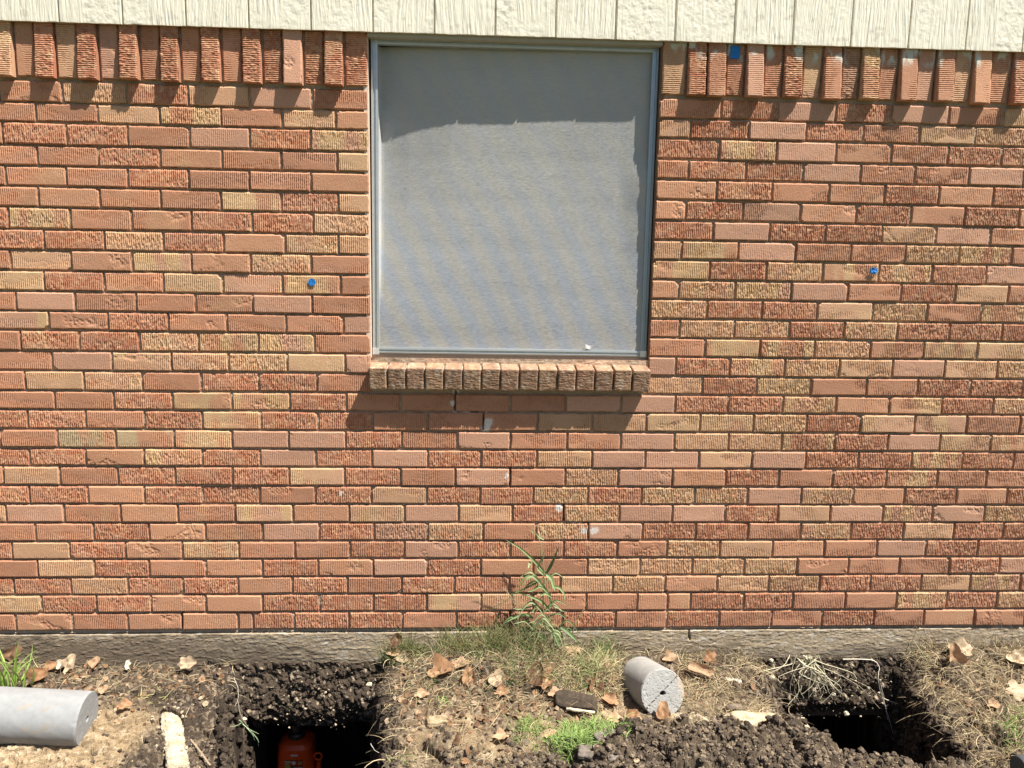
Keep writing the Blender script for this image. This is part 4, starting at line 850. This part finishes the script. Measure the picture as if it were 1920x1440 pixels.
for i, (px, py, sx_, sy_, rz, lb) in enumerate([(1140, 1398, .075, .065, .4, 'flat grey cracked mud plate next to the dense green patch'), (1106, 1424, .07, .05, -.2, 'flat grey mud plate lying lowest, in front of the cracked one'), (1152, 1428, .05, .045, .1, 'small grey mud plate at the right of the two bigger ones')]):
    P = G(px, py); rock('mud_plate', lb, 'mud plate', (P[0], P[1], gz(P[0], P[1]) - .001), (sx_, sy_, .016), (.12, .0, rz), (.19, .16, .135), (.13, .11, .092), 101 + i, r=.004, amp=.006)
for i, (px, py, y, sz, lb) in enumerate([(1446, 1238, -.06, .018, 'round cream pebble at the top of the soil left of the root fan'), (1447, 1271, -.10, .022, 'pointed white stone below the round cream pebble'), (1587, 1338, -.10, .024, 'pale stone at the lip above the right pit'), (1562, 1302, -.09, .018, 'cream stone flake in the bank right of the root fan'), (459, 1348, -.12, .016, 'small cream pebble at the upper left corner of the left pit'), (692, 1283, -.10, .022, 'yellowish stone in the bank at the right end of the left pit'), (695, 1308, -.10, .016, 'small yellowish stone just below the other at the left pit')]):
    mb = MB(); P = onY(px, py, y); v = I2; n_ = vn(v[:, 0] * 1.5 + i, v[:, 1] * 1.5 + v[:, 2] * 1.9, i + 7); mb.add(v * (sz * .5 * (.7 + .6 * n_))[:, None] * np.array([1, .8, .85]) + P, t=F2, c=(.55, .49, .36)); tag(mb.build('pebble', M['soil']), lb, 'stone', 'pale stones in the pit banks')
# ------------------------------------------------------------------ bottle jack standing in the left pit
JX, JY = .988, .13; JZ = float(onY(530, 1366, .13)[2]) - .280
jack = empty('bottle_jack', (JX, JY, JZ)); tag(jack, 'orange bottle jack standing in the dark left pit under the foundation', 'jack')
JO = (.9, .10, .015)
def lathe(prof, c, cx=0, cy=0, ns=40, sq=0.):
    th = np.linspace(0, 2 * np.pi, ns + 1); pr = np.array(prof, float); k = 1 / np.maximum(np.abs(np.cos(th)) ** (2 + sq * 4) + np.abs(np.sin(th)) ** (2 + sq * 4), 1e-6) ** (1 / (2 + sq * 4)) if sq else np.ones_like(th)
    P = np.stack([JX + cx + pr[:, :1] * np.cos(th) * k, JY + cy + pr[:, :1] * np.sin(th) * k, JZ + pr[:, 1:] + 0 * th], -1); mb = MB(); mb.grid(P, c); return mb
b_ = MB(); M4 = Matrix.Translation((JX + .015, JY, JZ + .012)); noisy_box(b_, (.19, .14, .024), M4, r=.006, amp=.0003, n=(10, 10, 6), c=JO, seed=2); b_.build('base', M['orange'], jack)
lathe([(.077, .02), (.078, .03), (.072, .18), (.067, .225), (.055, .240), (.036, .248), (.0, .25)], JO, sq=.35).build('body', M['orange'], jack)
lathe([(.034, .245), (.034, .262), (.030, .268), (.022, .268), (.022, .275)], (.10, .09, .08)).build('collar', M['steel'], jack)
lathe([(.022, .27), (.022, .292), (.028, .294), (.028, .306), (.0, .307)], (.16, .13, .11)).build('ram', M['steel'], jack)
lb_ = MB()
def lrect(x0, x1, z0, z1, c, off=.0012):
    n = 10; x = np.linspace(x0, x1, n); 
    y = -np.sqrt(np.maximum(.0, 1 - (np.abs(x) / .078) ** 3.4)) ** (1 / 1.7) * .078
    yy = lambda z: y * (1 - (z - .03) * .62) - off
    lb_.grid(np.array([[(JX + a, JY + float(b), JZ + z) for a, b in zip(x, yy(z))] for z in (z0, z1)]), c)
lrect(-.034, .036, .10, .190, (.45, .06, .02)); lrect(-.034, .036, .145, .160, (.06, .05, .05), .002); lrect(-.034, -.012, .150, .168, (.5, .45, .08), .0026); lrect(.002, .034, .152, .158, (.75, .75, .75), .003)
lrect(-.034, .036, .10, .122, (.55, .42, .34), .002); lrect(-.010, .018, .204, .212, (.8, .7, .66), .002)
th = np.linspace(0, 2 * np.pi, 17); r_ = np.array([0, 1])[:, None]; lb_.grid(np.stack([JX + .002 + r_ * .008 * np.cos(th), JY - .0755 + 0 * r_ * th, JZ + .178 + r_ * .008 * np.sin(th)], -1), (.8, .8, .8))
lrect(-.034, -.008, .180, .185, (.8, .7, .5), .0026); lrect(-.034, -.014, .172, .176, (.8, .7, .5), .0026); lrect(.018, .034, .170, .182, (.55, .3, .12), .0026)
lb_.build('label', M['orange'], jack)
pm = MB(); tube(pm, [(JX + .088, JY - .03, JZ + .03), (JX + .09, JY - .03, JZ + .10), (JX + .092, JY - .03, JZ + .158)], .011, .010, JO, ns=16); pm.build('pump_socket', M['orange'], jack)
rg = MB(); A_ = np.linspace(0, 2 * np.pi, 25); tube(rg, [(JX + .090 + .015 * math.cos(a), JY - .034, JZ + .178 + .015 * math.sin(a)) for a in A_], .004, .004, JO, ns=10); rg.build('handle_ring', M['orange'], jack)
# ------------------------------------------------------------------ scraps of blue masking tape on the bricks
def tape(label, px, py, w, h, y, seed, crump=.002, blob=False):
    P = onY(px, py, y); n = 14; g = np.linspace(-1, 1, n); U, V = np.meshgrid(g, g)
    if blob: k = np.sqrt(np.maximum(1 - .5 * V ** 2, 0)), np.sqrt(np.maximum(1 - .5 * U ** 2, 0)); U, V = U * k[0], V * k[1]
    j = .18 * (fbm(U * 2 + seed, V * 2, seed, 2) - .5)
    Q = np.stack([P[0] + (U + j) * w / 2, P[1] - .001 - crump * fbm(U * 2.5 + seed, V * 2.5, seed + 1, 2) * 2, P[2] + (V + j * .8) * h / 2], -1); mb = MB(); mb.grid(Q, (.015, .17, .48)); tag(mb.build('tape_scrap', M['tape']), label, 'tape', 'blue tape scraps')
tape('square blue tape scrap on the soldier bricks just under the siding', 1378, 98, .034, .042, -.004, 3, .0005)
tape('oval blue tape scrap on a yellow brick left of the window', 585, 529, .026, .026, -.0015, 7, .0009, True)
tape('crumpled blue tape scrap on the bricks right of the window', 1637, 508, .030, .024, -.002, 11, .0045, True)
